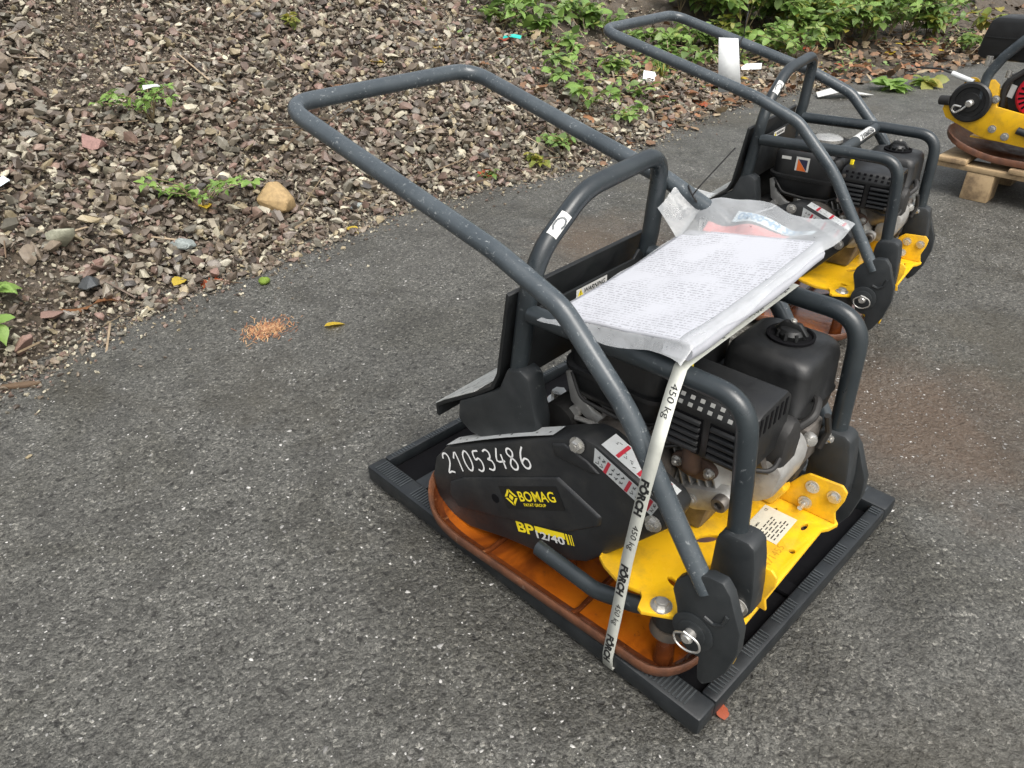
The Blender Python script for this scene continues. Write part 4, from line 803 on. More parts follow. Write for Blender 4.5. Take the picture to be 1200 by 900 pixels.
ribbon(pth, wdir, .0188, STRAPM, 'packing_strap', 'white printed strap running under the documents and down the front compactor to the pallet rim', pr)
p2 = [M2w(p) for p in [(.02, .30, .30), (-.03, .30, .19), (-.052, .30, .105), (-.05, .30, .06)]]
ribbon(p2, [Vector((0, -1, 0))] * 4, .02, STRAPM, 'packing_strap', 'short white strap hanging inside the rear compactor below its yellow deck', [('FÖRCH', .03, .055, .013, .02, 1)])

# ------------------------------------------------------------------ documents in a clear bag, lying on the frame
doc = thing('document_bag', 'white printed papers in a wet clear plastic bag lying on the front compactor', 'documents', M1((.018, .088, .552)), R(3 - 4.5))
def sheet(name, u0, u1, v0, v1, nu, nv, zf, mat, edge=None):
    mb = MB()
    for i in range(nu + 1):
        for j in range(nv + 1):
            u = u0 + (u1 - u0) * i / nu; v = v0 + (v1 - v0) * j / nv
            if edge: u, v = edge(u, v, i / nu, j / nv)
            mb.v.append((u, v, zf(u, v)))
    mb.f = [(i * (nv + 1) + j, (i + 1) * (nv + 1) + j, (i + 1) * (nv + 1) + j + 1, i * (nv + 1) + j + 1) for i in range(nu) for j in range(nv)]; mb.mi = [0] * len(mb.f)
    return mb.mesh(name, mat, smooth=70)
def sm(x): x = min(1, max(0, x)); return x * x * (3 - 2 * x)
def pz(u, v):
    w = noise.noise(Vector((u * 9, v * 9, 1))) * .0016 + noise.noise(Vector((u * 4 + v * 12, v * 4 - u * 3, 5))) * .0022
    return .008 + w + .133 * max(u, -.01) - .20 * v - .006 * math.sin(min(max(u / .304, 0), 1) * math.pi)
ps = part('paper_stack', sheet('paper_stack', 0, .304, 0, .22, 50, 36, pz, PAPER), doc)
so = ps.modifiers.new('thickness', 'SOLIDIFY'); so.thickness = .006; so.offset = -1
cs = [(-.004, -.026), (-.008, -.018), (-.008, -.008), (-.003, .0018), (.006, .0038), (.020, .0022), (.034, -.004), (.034, -.024)]; mb = MB(); n = len(cs)
for i in range(31):
    u = .002 + .296 * i / 30; k = .75 + .25 * math.sin(u * 40) * .3
    mb.v += [(u, a, pz(u, max(a, 0)) + b * (k if b < 0 else 1) + (.16 * a if a > 0 else 0) * 0) for a, b in cs]
mb.f = [(i * n + j, (i + 1) * n + j, (i + 1) * n + (j + 1) % n, i * n + (j + 1) % n) for i in range(30) for j in range(n)] + [tuple(range(n)), tuple(range(30 * n, 31 * n))]; mb.mi = [0] * len(mb.f)
part('folded_edge', mb.mesh('folded_edge', WHITEP, smooth=50), doc)
def bz(u, v):
    z = pz(u, v) + .0022 + .0008 * abs(noise.noise(Vector((u * 22, v * 22, 7)))) + .0045 * abs(noise.noise(Vector((u * 5 + v * 10, v * 8, 2)))) ** 1.5
    z += .0048 * max(0, 1 - abs(v - .006) / .024)
    if u < .0: z -= (-u) * .85 * max(0, 1 - v / .25)
    if v < -.006: z -= (-.006 - v) * 1.2
    if u > .31: z += .006 * noise.noise(Vector((u * 24, v * 24, 3)))
    z += .026 * sm((u - .295) / .05) * sm((v - .06) / .08) + .010 * sm((u - .27) / .05) * sm((v - .16) / .05)
    if v > .22: z += .003 * noise.noise(Vector((u * 20, v * 20, 8)))
    return z
def bedge(u, v, a, b):
    uu = u + .008 * noise.noise(Vector((v * 14, 1, 0))) * (abs(a - .5) * 2) ** 4; far = .05 * max(0, (v - .11) / .13) ** 1.5
    return uu - far * a ** 2, v + .006 * noise.noise(Vector((u * 14, 4, 0))) * (abs(b - .5) * 2) ** 4
bg_ = part('clear_bag', sheet('clear_bag', -.020, .378, -.0095, .228, 80, 56, bz, FILM, bedge), doc)
part('bag_flap', sheet('bag_flap', .275, .370, .215, .265, 16, 12, lambda u, v: bz(u, min(v, .222)) + .001 + max(0, v - .219) * .75 + .005 * noise.noise(Vector((u * 22, v * 22, 1))), FILM, lambda u, v, a, b: (u + (.335 - u) * .6 * b - .03 * b, v)), doc)
part('red_band', sheet('red_band', .312, .325, .06, .19, 3, 16, lambda u, v: bz(u, v) - .0015, REDI, lambda u, v, a, b: (u - .012 * b, v)), bg_)
pb = part('pale_band', sheet('pale_band', .328, .344, .03, .155, 3, 16, lambda u, v: bz(u, v) - .0012, PALEB, lambda u, v, a, b: (u - .006 * b, v)), bg_)
vs, fs = fit_text('0800-44 222', .105, .02, .0115); m2 = MB()
m2.add([Vector((.3285 + .012 - v.y - .004 * (1 - v.x / .1), .150 - v.x, 0)) for v in vs], fs); m2.v = [(a, b, bz(a, b) - .0004) for a, b, c in m2.v]
part('band_print', m2.mesh('band_print', BLUEI, smooth=0), pb)
q = random.Random(21); mb = MB()
for i in range(220):
    u, v = q.uniform(-.01, .34), q.uniform(0, .225); r_ = max(.0005, q.gauss(.0009, .0005)); c = Vector((u, v, bz(u, v)))
    mb.lathe(c, (0, 0, 1), [(r_, -.0002), (r_ * .8, r_ * .5), (r_ * .35, r_ * .75)], 7)
part('rain_drops', mb.mesh('rain_drops', DROP, smooth=70), bg_)['kind'] = 'stuff'
# cable ties and tags
tg = thing('hanging_tag', 'white card tag tied with a black cable tie to the handle of the front compactor', 'tag', M1((HF, .30, .60)), R(3))
part('card', MB().prism([(-.014, -.025), (.004, -.03), (.006, -.105), (-.022, -.115)], 'v', -.026, -.0252).mesh('card', TAGM), tg)
part('cable_tie', MB().tube([(.0, -.022, -.016), (-.02, -.01, .012), (0, .012, .022), (.020, .008, 0), (.006, -.018, -.02), (-.012, -.035, -.05), (.004, -.04, -.068)], .0016, .012, seg=6).tube([(-.02, -.01, .012), (-.016, -.02, .03), (.02, -.05, .085)], .0013, .01, seg=6).mesh('cable_tie', RUBBER), tg)
th = M2w((HF, .565, .676)); tg = thing('hanging_tag', 'long white card tag hanging from the upper handle tube of the rear compactor', 'tag', th, R(7.7))
part('card', MB().add([Vector(p) for p in ((-.068, .05, .02), (-.034, .005, .017), (-.018, -.02, -.125), (-.055, .035, -.13))], [(0, 1, 2, 3)]).mesh('card', TAGM), tg).modifiers.new('t', 'SOLIDIFY').thickness = .001
part('cable_tie', MB().tube([(-.02, .0, -.04), (-.022, .004, .004), (0, .006, .02), (.02, .004, 0), (0, .002, -.02), (-.02, 0, -.04)], .002, .012, seg=6).tube([(-.01, 0, .02), (-.02, -.005, .06), (.0, .0, .085)], .0015, .01, seg=6).mesh('cable_tie', RUBBER), tg)

# ------------------------------------------------------------------ third machine on a wooden pallet
wp = thing('wooden_pallet', 'weathered wooden pallet under the compactor with the red starter', 'pallet', (2.70, .10, 0))
for x in (0, .30, .62):
    part('skid_board', MB().box((x, -.6, .108), (x + .10, .62, .128)).mesh('skid_board', WOOD, bev=.003), wp)
for y in (-.58, -.1, .38):
    for x in (0.002, .302, .622): part('block', MB().box((x, y, 0), (x + .096, y + .10, .107)).mesh('block', WOOD, bev=.004), wp)
for k in range(5): part('deck_board', MB().box((-.01 + 0 * k, -.55 + k * .26, .129), (.74, -.44 + k * .26, .147)).mesh('deck_board', WOOD, bev=.003), wp)
c3 = thing('plate_compactor', 'plate compactor on the wooden pallet with red recoil starter and round pivot dial', 'plate compactor', (2.74, .12, .148), 0)
Q = lambda nm, mbm, mat, bev=0, parent=None, smooth=35: part(nm, mbm.mesh(nm, mat, bev=bev, smooth=smooth), parent or c3)
mb = MB(); NS = 96; prof = [(.02, -.002), (.002, 0), (0, .02), (.004, .024), (.010, .016), (.03, .003), (.1, .001), (.18, .0)]
def zc(y): return .004 + max(0, (y - .35) / .28) ** 2 * .09 + max(0, (-.35 - y) / .28) ** 2 * .08
for ins, dz in prof:
    ring = rrect(-.03 + ins, .42 - ins, -.55 + ins, .60 - ins, .09 - ins * .45, 8); P_ = ring + [ring[0]]; d = [0]
    for i in range(len(ring)): d.append(d[-1] + math.hypot(P_[i + 1][0] - P_[i][0], P_[i + 1][1] - P_[i][1]))
    ts = np.linspace(0, d[-1], NS, endpoint=False); mb.v += [(a, b, zc(b) + dz) for a, b in zip(np.interp(ts, d, [p[0] for p in P_]), np.interp(ts, d, [p[1] for p in P_]))]
for k in range(len(prof) - 1): mb.f += [(k * NS + i, k * NS + (i + 1) % NS, (k + 1) * NS + (i + 1) % NS, (k + 1) * NS + i) for i in range(NS)]
mb.f.append(tuple(range((len(prof) - 1) * NS, len(prof) * NS))); mb.mi = [0] * len(mb.f); Q('base_plate', mb, RUST, smooth=60)
dk = Q('yellow_console', MB().prism([(.625, .165), (.605, .135), (.46, .083), (.32, .072), (-.40, .072), (-.40, .16), (.33, .185), (.44, .20), (.452, .275), (.475, .292), (.50, .285), (.52, .23), (.58, .215), (.62, .195)], 'u', -.004, .006), YEL, bev=.003)
Q('console_top', MB().box((.007, -.38, .076), (.36, .50, .082)), YEL, parent=dk); Q('far_side', MB().prism([(.62, .165), (.46, .083), (-.40, .072), (-.40, .16), (.44, .20), (.62, .195)], 'u', .362, .372), YEL, parent=dk)
Q('console_ear', MB().prism(circ(.555, .255, .03, 16), 'u', .03, .04), YEL, parent=dk)
dl = Q('pivot_dial', MB().lathe((-.005, .53, .205), (-1, 0, 0), [(.072, 0), (.074, .012), (.068, .018), (.055, .018), (.052, .012), (.036, .012), (.034, .02), (.012, .02)], 36), BLKP)
Q('hand_screw', MB().lathe((-.028, .525, .205), (-1, 0, 0), [(.013, 0), (.013, .02), (.008, .024)], 12).tube([(-.04, .525, .205), (-.045, .545, .18), (-.045, .565, .165), (-.045, .58, .175), (-.045, .575, .192), (-.045, .548, .190)], .004, .008, seg=8), STEEL, parent=dl)
Q('cable_end', MB().cyl((.0, .64, .195), (-.01, .60, .20), .018), RUBBER)
for y, z in ((.45, .225), (.38, .10), (.43, .12)): Q('bolt', MB().bolt((-.0045, y, z), (-1, 0, 0), .01, .008), STEEL, parent=dk)
Q('frame_tube', MB().tube([(.0, .50, .22), (.0, .505, .30), (.0, .47, .37), (.0, .40, .455), (.0, .28, .49), (.0, -.2, .50), (.0, -.3, .30)], .018, .08, seg=14), TUBEW)
Q('lock_lever', MB().tube([(-.01, .345, .13), (-.012, .28, .118), (-.012, .15, .115)], .013, .02), PLATEG)
en = Q('air_cleaner', MB().prism([(.555, .35), (.578, .365), (.570, .43), (.56, .48), (.54, .495), (.30, .50), (.20, .48), (.20, .35)], 'u', .04, .17), BLKP, bev=.012)
Q('cleaner_band', MB().box((.0365, .22, .425), (.040, .565, .4285)), GUARD, parent=en); Q('wing_nut', MB().box((.09, .35, .4985), (.12, .40, .515)), BLKP, bev=.004, parent=en)
Q('engine_block', MB().box((.08, .12, .083), (.30, .46, .30)), ALUD, bev=.015)
st = Q('recoil_starter', MB().lathe((.06, .315, .255), (-1, 0, 0), [(.105, 0), (.112, .02), (.108, .035)], 36), BLKP)
Q('red_cover', MB().lathe((.024, .315, .255), (-1, 0, 0), [(.080, 0), (.080, .012), (.072, .02), (.03, .022)], 36), RED, parent=st)
for k in range(22):
    a = k * 2 * math.pi / 22; M = Matrix.Translation((.0025, .315, .255)) @ Matrix.Rotation(a, 4, 'X'); Q('starter_slot', MB().box((-.0006, .034, -.0035), (.0012, .068, .0035), M), DARK, smooth=0, parent=st)
Q('sticker', MB().add([(-.0, .425, .235), (-.0, .405, .23), (-.0, .40, .275), (-.0, .42, .28)], [(0, 1, 2, 3)]), WHITEL, smooth=0, parent=st).location.x = .023
Q('warning_sticker', MB().add([(.034, .36, .345), (.034, .325, .345), (.034, .32, .37), (.034, .355, .37)], [(0, 1, 2, 3)]), WHITEL, smooth=0, parent=st)
Q('hose', MB().tube([(.02, .43, .20), (.0, .44, .28), (.02, .37, .35), (.04, .30, .37)], .010, .05, seg=8), RUBBER); Q('spark_cap', MB().cyl((.02, .52, .33), (.02, .52, .365), .012), STEEL); Q('spark_cap', MB().cyl((.02, .44, .30), (.02, .44, .325), .010), STEEL)
Q('control_cable', MB().tube([(.02, .50, .25), (.02, .60, .285), (.03, .68, .30), (.05, .78, .292)], .004, .06, seg=6), RUBBER); Q('grip', MB().cyl((.02, .55, .27), (.025, .635, .29), .010), TAGM)

# ------------------------------------------------------------------ stones, leaves, plants, litter
def onbank(x, y, dz=0): return (x, y, max(bank(x, y), 0) + dz)
def rock(seed, n, sq):
    vs, fs = hull(seed, n, sq); me = bpy.data.meshes.new('stone'); me.from_pydata(vs.tolist(), [], fs); bm = bmesh.new(); bm.from_mesh(me)
    bmesh.ops.bevel(bm, geom=list(bm.edges), offset=.03, segments=1, affect='EDGES', clamp_overlap=True); bm.to_mesh(me); bm.free()
    me.polygons.foreach_set('use_smooth', [True] * len(me.polygons)); me.set_sharp_from_angle(angle=R(24)); return me
def single(me, name, mat, label, cat, x, y, size, dz, rot, group=None):
    m = me.copy(); m.materials.clear(); m.materials.append(mat); return tag(part(name, m, None, None, onbank(x, y, dz), rot, size), label, cat, group)
single(rock(1, 26, (1, .82, .8)), 'rock', ROCKY, 'large yellow sandstone rock lying at the foot of the gravel bank', 'rock', .605, 2.194, .175, .045, (.2, .1, .6))
single(rock(2, 14, (1, .42, .25)), 'stone_slab', ROCKP, 'long pale greenish slab of stone standing up in the gravel', 'stone', -.108, 2.19, .19, .03, (.9, .5, 2.0))
single(rock(3, 14, (1, .7, .45)), 'stone', ROCKG, 'flat grey green stone below the seedling with the yellow leaf', 'stone', .22, 2.13, .11, .02, (.3, .1, 2.2))
single(rock(4, 13, (1, .75, .5)), 'stone', ROCKR, 'pinkish red stone on the gravel left of the upper seedling', 'stone', .175, 2.60, .12, .03, (.2, .2, .3))
single(rock(5, 13, (1, .8, .6)), 'stone', ROCKD, 'dark blue grey stone near the curled brown leaves', 'stone', -.10, 2.03, .10, .02, (.2, .1, 1.))
single(rock(6, 12, (1, .65, .55)), 'stone', ROCKG, 'light grey stone at the asphalt edge below the folded handle', 'stone', .89, 2.13, .075, .015, (.2, .4, 2.))
single(rock(7, 13, (1, .9, .6)), 'stone', ROCKP, 'square olive stone under the plants on the bank', 'stone', 2.40, 2.40, .13, .03, (.4, .3, .8))
SM = {}
KINDS = ((STONE, 'larger angular grey brown stone lying among the gravel', 5), (STONER, 'larger reddish brown stone lying among the gravel', 3), (STONEP, 'larger pale cream stone lying among the gravel', 2), (STONEK, 'larger blackish stone lying among the gravel', 2))
for m_, lb, w_ in KINDS:
    SM[lb] = [rock(20 + i, 12 + i % 4, (1, .6 + .08 * (i % 5), .38 + .07 * (i % 4))) for i in range(8)]
    for me in SM[lb]: me.materials.append(m_)
q = random.Random(12); n = 0
while n < 150:
    x = q.uniform(-.9, 2.6); y = edge_y(x) + q.random() ** 1.4 * 1.9 + .02
    if not in_view(x, y, bank(x, y, 0), 0): continue
    s = q.uniform(.045, .08); lb = q.choices([k[1] for k in KINDS], [k[2] for k in KINDS])[0]
    tag(part('stone', SM[lb][q.randrange(8)], None, None, onbank(x, y, s * .3), (q.gauss(0, .4), q.gauss(0, .4), q.uniform(0, 6.3)), s), lb, 'stone', 'larger stones in the gravel: ' + lb.split(' stone')[0].replace('larger ', '')); n += 1
# leaf shapes
def leaf_mesh(name, outline, fold=.12, curl=.15, mat=None):
    """outline: half-widths along length 0..1"""
    mb = MB(); n = len(outline); mid = []; lf = []; rt = []
    for i, w in enumerate(outline):
        x = i / (n - 1); zz = -curl * (x - .35) ** 2; mid.append((x, 0, zz)); lf.append((x, w, zz + fold * w)); rt.append((x, -w, zz + fold * w))
    mb.v = mid + lf + rt
    for i in range(n - 1): mb.f += [(i, i + 1, n + i + 1, n + i), (i, 2 * n + i, 2 * n + i + 1, i + 1)]
    mb.mi = [0] * len(mb.f); return mb.mesh(name, mat, smooth=60)
OV = [0, .16, .27, .31, .29, .23, .14, .06, 0]; OVR = [0, .22, .33, .30, .34, .27, .24, .12, 0]; OAK = [.02, .08, .20, .10, .28, .14, .32, .15, .24, .10, 0]; NAR = [0, .10, .16, .18, .16, .11, .05, 0]
LG = [leaf_mesh('leaf', o, f, c, LEAFG) for o, f, c in ((OVR, .25, .3), (OV, .35, .5), (OVR, .1, .15), (OV, .15, .7))]
LL = [leaf_mesh('leaf', o, f, c, LEAFL) for o, f, c in ((OVR, .2, .3), (OV, .3, .4))]; LY = [leaf_mesh('leaf', o, f, c, LEAFY) for o, f, c in ((OVR, .2, .3), (OV, .3, .4))]
DB = [leaf_mesh('leaf', o, f, c, DEADB) for o, f, c in ((OAK, .3, .35), (OV, .35, .4), (OAK, -.25, -.3), (OVR, .3, .3))]; DY = [leaf_mesh('leaf', o, f, c, DEADY) for o, f, c in ((OVR, .15, .2), (OV, .2, .25))]; DR = [leaf_mesh('leaf', o, f, c, DEADR) for o, f, c in ((OVR, .15, .2), (OAK, .2, .25))]
def plant(name, label, cat, x, y, h, nst, nlv, size, pool, spread=.5, seed=0, group=None, trail=0, dz=0, lean=(0, 0)):
    q = random.Random(seed * 77 + 5); b = onbank(x, y, dz); t = thing(name, label, cat, b, 0, group)
    for s in range(nst):
        a = q.uniform(0, 6.283); r_ = spread * h * q.uniform(.4, 1.1); tip = Vector((math.cos(a) * r_ + lean[0] * h, math.sin(a) * r_ + lean[1] * h, h * q.uniform(.55, 1.) * (1 - trail * .6)))
        mid = Vector((tip.x * .35, tip.y * .35, tip.z * .75)); pts = [Vector((0, 0, -.01)), mid * .5, mid, tip]
        part('stem', MB().tube(pts, .0016 + h * .003, h * .2, seg=5, arc=3).mesh('stem', STEM), t)
        for k in range(nlv):
            f = q.uniform(.3, 1.02) if k else 1.; p = (mid * (2 * f) if f < .5 else mid.lerp(tip, (f - .5) * 2)); sc = size * q.uniform(.6, 1.15)
            for j in range(3 if q.random() < .75 else 1):          # leaflets in threes
                yaw = q.uniform(0, 6.283) if j == 0 else yaw + (1.15 if j == 1 else -2.3)
                part('leaf', pool[q.randrange(len(pool))], t, None, p + Vector((math.cos(yaw), math.sin(yaw), 0)) * .008, (q.gauss(0, .35), q.gauss(.12, .35), yaw), sc * (1 if j == 0 else .82))
    return t
B = 'bramble plants growing on the bank'
plant('seedling', 'light green seedling trailing down the gravel below the white plastic scrap', 'plant', .42, 2.68, .13, 9, 6, .036, LL, 1.3, 1)
plant('seedling', 'light green seedling beside the yellow leaf and the sandstone rock', 'plant', .36, 2.26, .12, 9, 4, .04, LL, 1.4, 2)
plant('seedling', 'tiny light seedling high on the gravel away from other plants', 'plant', 1.36, 3.25, .06, 4, 3, .045, LY, 1.0, 3)
plant('weed', 'low mixed weed at the asphalt edge beside the bright yellow leaf', 'plant', 2.03, 2.06, .10, 9, 3, .05, LG + LL, 1.4, 4)
plant('weed', 'small yellow green weed at the asphalt edge under the handle', 'plant', 1.78, 2.02, .06, 6, 3, .04, LY, 1.2, 5)
plant('weed', 'little red tipped weed on the asphalt edge gravel', 'plant', 1.52, 2.06, .05, 5, 3, .035, DR[:1] + LG, 1.1, 6)
plant('weed', 'light green broad leaved weed low at the gravel edge beside the curled brown leaves', 'plant', -.42, 1.86, .08, 4, 3, .07, LL, 1.1, 7)
plant('weed', 'light green pointed weed in the gravel above the stick', 'plant', -.36, 2.02, .06, 3, 2, .06, LL, 1.0, 8)
for i, (x, y, h, ns, nl, sz, lab) in enumerate([(2.95, 3.40, .22, 7, 4, .11, 'broad leaved bramble sprouting above the turquoise scrap'), (2.72, 3.22, .16, 5, 4, .10, 'bramble sprig with large leaves beside the turquoise scrap'), (3.15, 3.28, .2, 6, 4, .10, 'pale green bramble clump right of the turquoise scrap'), (3.05, 2.98, .15, 5, 4, .09, 'bramble sprig hanging below the pale green clump'), (2.70, 2.72, .12, 4, 3, .085, 'small bramble sprig on a bare stalk above the handle tube'), (2.52, 2.55, .12, 4, 3, .085, 'star shaped bramble sprig on pale stalk above the handle'), (2.47, 2.32, .14, 5, 3, .09, 'bramble sprig with large dull leaves over the olive stone'), (2.62, 2.16, .10, 5, 3, .06, 'small dull green sprig near the red leaves on the edge'), (2.95, 2.42, .10, 4, 3, .07, 'round leaved sprig beside the white paper scrap'), (3.75, 3.45, .16, 6, 4, .10, 'bramble sprig behind the rear handle corner'), (4.1, 3.1, .16, 7, 4, .09, 'dark bramble tangle inside the rear handle loop'), (3.95, 2.72, .14, 6, 4, .085, 'leafy bramble between the rear handle tubes'), (3.65, 2.72, .13, 6, 4, .06, 'narrow leaved weed beside the pale grass tuft'), (4.35, 2.55, .12, 6, 3, .075, 'low bramble left of the long white tag')]):
    plant('bramble', lab, 'plant', x, y, h, ns, nl, sz * .95, LG + LL + LL, 1.0, 20 + i, B)
for i in range(16):
    x = 3.2 + (i * .618 % 1) * 2.0; y = 2.75 + (i * .382 % 1) * .95
    plant('bramble', 'low bramble sprig in the leaf litter of the bank', 'plant', x, y, .10 + .08 * (i % 3) / 2, 5, 4, .075, LG + LL[:1], 1.0, 120 + i, 'low bramble sprigs on the bank')
TH = 'bramble thicket behind the rear compactor'
for i, (x, y, h, ns, nl, sz, lab) in enumerate([(4.95, 2.95, .42, 10, 9, .10, 'dense bramble bush right behind the rear compactor handle'), (5.25, 2.62, .38, 10, 9, .10, 'dense bramble bush above the lifting hoop of the rear compactor'), (5.45, 2.42, .36, 10, 9, .10, 'bright bramble bush beyond the orange leaf litter'), (5.75, 2.35, .40, 10, 9, .10, 'pointed leaved bramble bush at the end of the thicket'), (5.55, 2.85, .5, 11, 9, .10, 'tall bramble bush in the middle of the thicket'), (5.15, 3.2, .5, 11, 9, .10, 'tall bramble bush at the back of the thicket beside the yellow sprig'), (6.1, 2.55, .45, 9, 8, .10, 'bramble bush at the back toward the third compactor'), (4.75, 2.45, .22, 8, 6, .08, 'low bramble spilling onto the leaf litter'), (5.9, 3.1, .6, 10, 9, .11, 'high bramble bush behind the thicket'), (6.6, 2.9, .5, 9, 8, .11, 'loose bramble bush far behind the litter'), (5.35, 3.7, .5, 9, 8, .11, 'bramble bush highest on the bank')]):
    plant('bramble', lab, 'plant', x, y, h, ns, nl + 1, sz * .95, LG + LL + LY[:1], .95, 50 + i, TH)
for i in range(22):
    x = 4.7 + (i * .618 % 1) * 2.0; y = 2.35 + (i * .382 % 1) * 1.1 - .12 * (x - 4.7); plant('bramble', 'leafy bramble shoot filling the thicket behind the rear compactor', 'plant', x, y, .28 + .05 * (i % 4), 7, 6, .08 + .014 * (i % 3), LG + LL, 1.0, 200 + i, 'bramble shoots of the thicket')
plant('bramble', 'yellowing bramble sprig left of the thicket', 'plant', 4.62, 3.0, .2, 4, 3, .09, LY, .8, 70)
plant('sapling', 'yellowing sapling with drooping leaves behind the leaf litter', 'plant', 6.55, 2.1, .30, 5, 4, .12, LY, .6, 71)
plant('sapling', 'yellow green sapling left of the black air cleaner', 'plant', 7.1, 1.95, .26, 4, 3, .13, LY, .7, 72)
plant('sapling', 'green shrub leaning over the black air cleaner', 'plant', 6.9, 1.35, .42, 5, 4, .13, LL, .6, 73)
plant('weed', 'green tuft beyond the dark soil near the third compactor', 'plant', 6.25, 1.75, .14, 6, 4, .08, LG, .9, 74)
plant('weed', 'dull green tuft beside the black air cleaner', 'plant', 6.3, 1.5, .10, 6, 3, .07, LG, .9, 75)
plant('weed', 'broad leaved weed flat on the leaf litter by the white scrap', 'plant', 4.55, 1.62, .05, 4, 2, .14, LL, 1.2, 76)
plant('weed', 'broad pale weed on the litter near the yellow console', 'plant', 4.85, 1.52, .05, 4, 2, .13, LL + LY, 1.2, 77)
# grass tuft
gt = thing('grass_tuft', 'pale thin grass tuft inside the rear handle loop', 'grass', onbank(3.5, 2.62)); q = random.Random(4)
for i in range(18):
    a = q.uniform(0, 6.28); l = q.uniform(.08, .16); pts = [Vector((0, 0, 0)), Vector((math.cos(a) * l * .4, math.sin(a) * l * .4, l * .8)), Vector((math.cos(a) * l, math.sin(a) * l, l * .6))]
    part('blade', MB().tube(pts, .0035, .03, seg=4, arc=4, flatten=.25).mesh('blade', LEAFY), gt)
# fallen leaves: individual ones, then the mass of litter
def fallen(pool, label, x, y, s, group=None, dz=.008): return tag(part('fallen_leaf', pool[rnd.randrange(len(pool))], None, None, onbank(x, y, dz), (rnd.gauss(0, .12), rnd.gauss(0, .12), rnd.uniform(0, 6.28)), s), label, 'leaf', group)
fallen(DY, 'small yellow leaf lying alone on the asphalt', .300, 1.430, .06); fallen(DR, 'orange red leaf at the edge of the asphalt below the gravel', .245, 1.93, .085); fallen(DY, 'yellow leaf caught in the seedling beside the sandstone rock', .36, 2.22, .07, dz=.04)
fallen(DY, 'bright yellow leaf beside the weed at the asphalt edge', 2.0, 2.10, .11, dz=.03); fallen(DY, 'pale yellow leaf on the gravel edge', .15, 2.0, .06); fallen(DR, 'small red leaf beside the pallet corner', .055, -.012, .03, dz=.004); fallen(DB, 'curled brown oak leaf by the dark stone', -.13, 1.96, .085); fallen(DB, 'curled brown oak leaf beside another near the gravel edge', -.04, 1.95, .09)
fallen(DY, 'greenish yellow leaf lying on the gravel at the asphalt edge below the handle', .78, 2.03, .07); fallen(DB, 'pale brown leaf lying on bare asphalt beyond the pallet', 1.62, -.47, .05); fallen(DB, 'orange brown leaf on the asphalt right of the rear compactor', 2.02, .05, .05); fallen(DR, 'orange red leaf above the turquoise scrap', 2.55, 3.05, .11, dz=.02); fallen(DB, 'brown leaf standing in the gravel left of the turquoise scrap', 2.15, 2.72, .10, dz=.03)
q = random.Random(9); n = 0
while n < 120:
    x = q.uniform(-.4, 6.6); d = abs(q.gauss(.12, .35)) if x > 2.3 else q.uniform(0, 1.2); y = edge_y(x) + d
    if x < 2.3 and q.random() > .10: continue
    if not in_view(x, y, 0, .05): continue
    pl, lb = q.choices(((DB, 'brown fallen leaf lying on the bank edge'), (DR, 'reddish fallen leaf lying on the bank edge'), (DY, 'yellow fallen leaf lying on the bank edge')), (8, 1, 1))[0]
    lb = lb.replace('lying on the bank edge', 'lying on the gravel bank' if x < 2.3 else 'lying on the verge behind the rear compactor')
    fallen(pl, lb, x, y, q.uniform(.06, .13), 'fallen leaves: ' + lb.replace(' fallen leaf lying', ''), .012); n += 1
items = []; q = random.Random(33)
oak = [(np.array([(x, w * s, .08 * s * 0 + .1 * w) for s in (1, -1) for x, w in zip(np.linspace(0, 1, 7), o)]), [[i, i + 1, 8 + i, 7 + i] for i in range(6)]) for o in ([0, .2, .3, .2, .3, .15, 0], [0, .2, .28, .3, .25, .15, 0])]
while len(items) < 2600:
    x = q.uniform(1.9, 9); y = edge_y(x) + abs(q.gauss(.1, .75)) - .10
    if not in_view(x, y, 0, .15): continue
    if x < 2.8 and q.random() > .4: continue
    s = q.uniform(.03, .09); vs, fs = oak[q.randrange(2)]; c = q.choice(((.15, .095, .055), (.23, .155, .09), (.11, .08, .05), (.18, .10, .055), (.32, .25, .16), (.085, .065, .045), (.26, .125, .06)))
    items.append((vs * s @ rotm(q, .8).T + np.array(onbank(x, y, .012)), fs, c))
mass('leaf_litter', items, LITTER, 'brown dead leaves matted over the verge behind the compactors', 'leaf litter')
items = []
for i in range(260):                                                   # dry twigs
    x = q.uniform(-.6, 7); y = edge_y(x) + q.uniform(0, 1.4); l = q.uniform(.04, .22); a = q.uniform(0, 6.28); z0 = onbank(x, y, .02)
    M = np.array(Euler((0, q.gauss(-.25, .25), a)).to_matrix()); r_ = q.uniform(.0015, .004); v = np.array([(px_, r_ * math.cos(k * 2.094), r_ * math.sin(k * 2.094)) for px_ in (0, l) for k in range(3)]) @ M.T + np.array(z0)
    items.append((v, [[0, 1, 4, 3], [1, 2, 5, 4], [2, 0, 3, 5]], q.choice(((.16, .11, .07), (.30, .23, .15), (.10, .07, .05)))))
mass('dry_twigs', items, LITTER, 'thin dry twigs lying over gravel and leaf litter', 'twigs')
items = []
while len(items) < 2600:                                              # low creeping ground cover
    x = q.uniform(2.2, 8.5); y = edge_y(x) + q.uniform(.15, 2.0)
    if not in_view(x, y, 0, .15) or noise.noise(Vector((x * 2.2, y * 2.2, 4))) < .02: continue
    s_ = q.uniform(.018, .045); vs, fs = oak[1]; c = q.choice(((.10, .17, .045), (.14, .22, .06), (.07, .12, .035), (.19, .24, .07), (.20, .19, .06)))
    items.append((vs * s_ @ rotm(q, .8).T + np.array(onbank(x, y, .02)), fs, c))
mass('ground_cover', items, LITTER, 'small green creeping leaves scattered over the verge', 'ground cover')
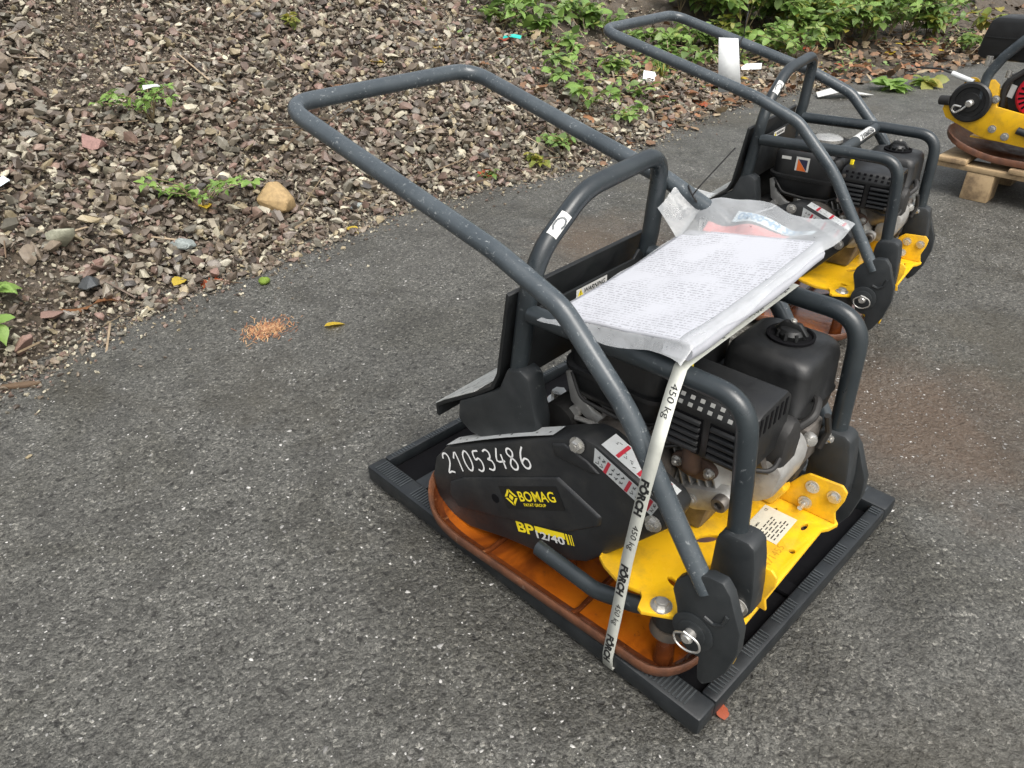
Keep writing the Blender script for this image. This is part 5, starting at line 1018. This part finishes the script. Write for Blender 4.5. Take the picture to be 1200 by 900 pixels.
# litter
def scrap(name, pts, mat, label, loc, rz, cat='scrap', rx=0):
    me = MB().add([Vector(p) for p in pts], [tuple(range(len(pts)))]).mesh(name, mat, smooth=0); o = tag(part(name, me, None, None, loc, (rx, 0, rz)), label, cat); so = o.modifiers.new('t', 'SOLIDIFY'); so.thickness = .0015; return o
scrap('plastic_scrap', [(-.05, -.02, .0), (-.01, -.03, .012), (.05, -.02, .0), (.055, .012, .012), (.01, .02, .02), (-.045, .02, .01)], TEAL, 'crumpled turquoise plastic scrap below the bramble sprigs', onbank(2.60, 3.03, .03), -.8)
scrap('paper_scrap', [(-.05, -.03, 0), (.05, -.035, .012), (.055, .03, .02), (-.02, .04, .03)], TAGM, 'small white paper scrap between the two handles', onbank(3.30, 2.58, .02), -.4, rx=.5)
scrap('paper_scrap', [(-.08, -.03, 0), (.07, -.035, .012), (.08, .03, .02), (-.02, .04, .01)], TAGM, 'white paper strip on the ground behind the long hanging tag', onbank(4.25, 2.45, .03), -.9, rx=.3)
scrap('paper_scrap', [(-.16, -.05, 0), (-.05, -.07, .03), (.12, -.05, .012), (.20, .0, .0), (.05, .06, .02), (-.06, .03, .035), (-.14, .04, .01)], WHITEL, 'crumpled white paper lying behind the rear compactor', (4.16, 1.76, .012), -.75)
scrap('plastic_scrap', [(-.035, -.004, 0), (.0, -.010, .008), (.035, -.004, 0), (.03, .005, .006), (-.03, .008, .01)], SILVERL, 'thin white plastic scrap lying on the upper seedling', onbank(.45, 2.70, .10), .2, rx=.4)
scrap('plastic_scrap', [(-.02, -.012, 0), (.02, -.012, .01), (.02, .012, .012), (-.012, .012, .01)], PALEB, 'pale blue plastic scrap far left in the gravel', onbank(-.16, 2.42, .03), .5, rx=.4)
tag(part('wood_splinter', MB().prism([(-.045, -.008), (.015, -.011), (.05, -.002), (.02, .009), (-.042, .007)], 'z', 0, .009).mesh('wood_splinter', WOODD, bev=.002), None, None, (-.40, 1.70, .001), (0, 0, -.55)), 'flat dark wood splinter on the asphalt by the gravel', 'splinter')
# moss ball, needle patch
vs, fs = hull(77, 40, (1, .8, .6)); mb = MB()
ms = tag(part('moss_clump', MB().add([Vector(v) * .05 for v in vs], fs).mesh('moss_clump', MOSS, smooth=60), None, None, (.329, 1.816, .011), (0, 0, 1)), 'small green moss clump lying on the asphalt', 'moss')
items = []; q = random.Random(2)
for i in range(650):
    a, r_ = q.uniform(0, 6.28), abs(q.gauss(0, .030)); x, y = .178 + math.cos(a) * r_ * 1.2, 1.532 + math.sin(a) * r_; l = q.uniform(.006, .020); b = q.gauss(.6, .9); w = .0011
    v = np.array([(0, -w, 0), (l, -w, .003), (l, w, .003), (0, w, 0)]) @ np.array(Euler((0, -q.random() * .08, b)).to_matrix()).T + np.array([x, y, 0.0008 + q.random() * .0012]); items.append((v, [[0, 1, 2, 3]], q.choice(((.30, .13, .06), (.38, .20, .09), (.20, .085, .045), (.42, .27, .14)))))
mass('needle_patch', items, LITTER, 'patch of orange pine needles lying on the asphalt', 'needles')
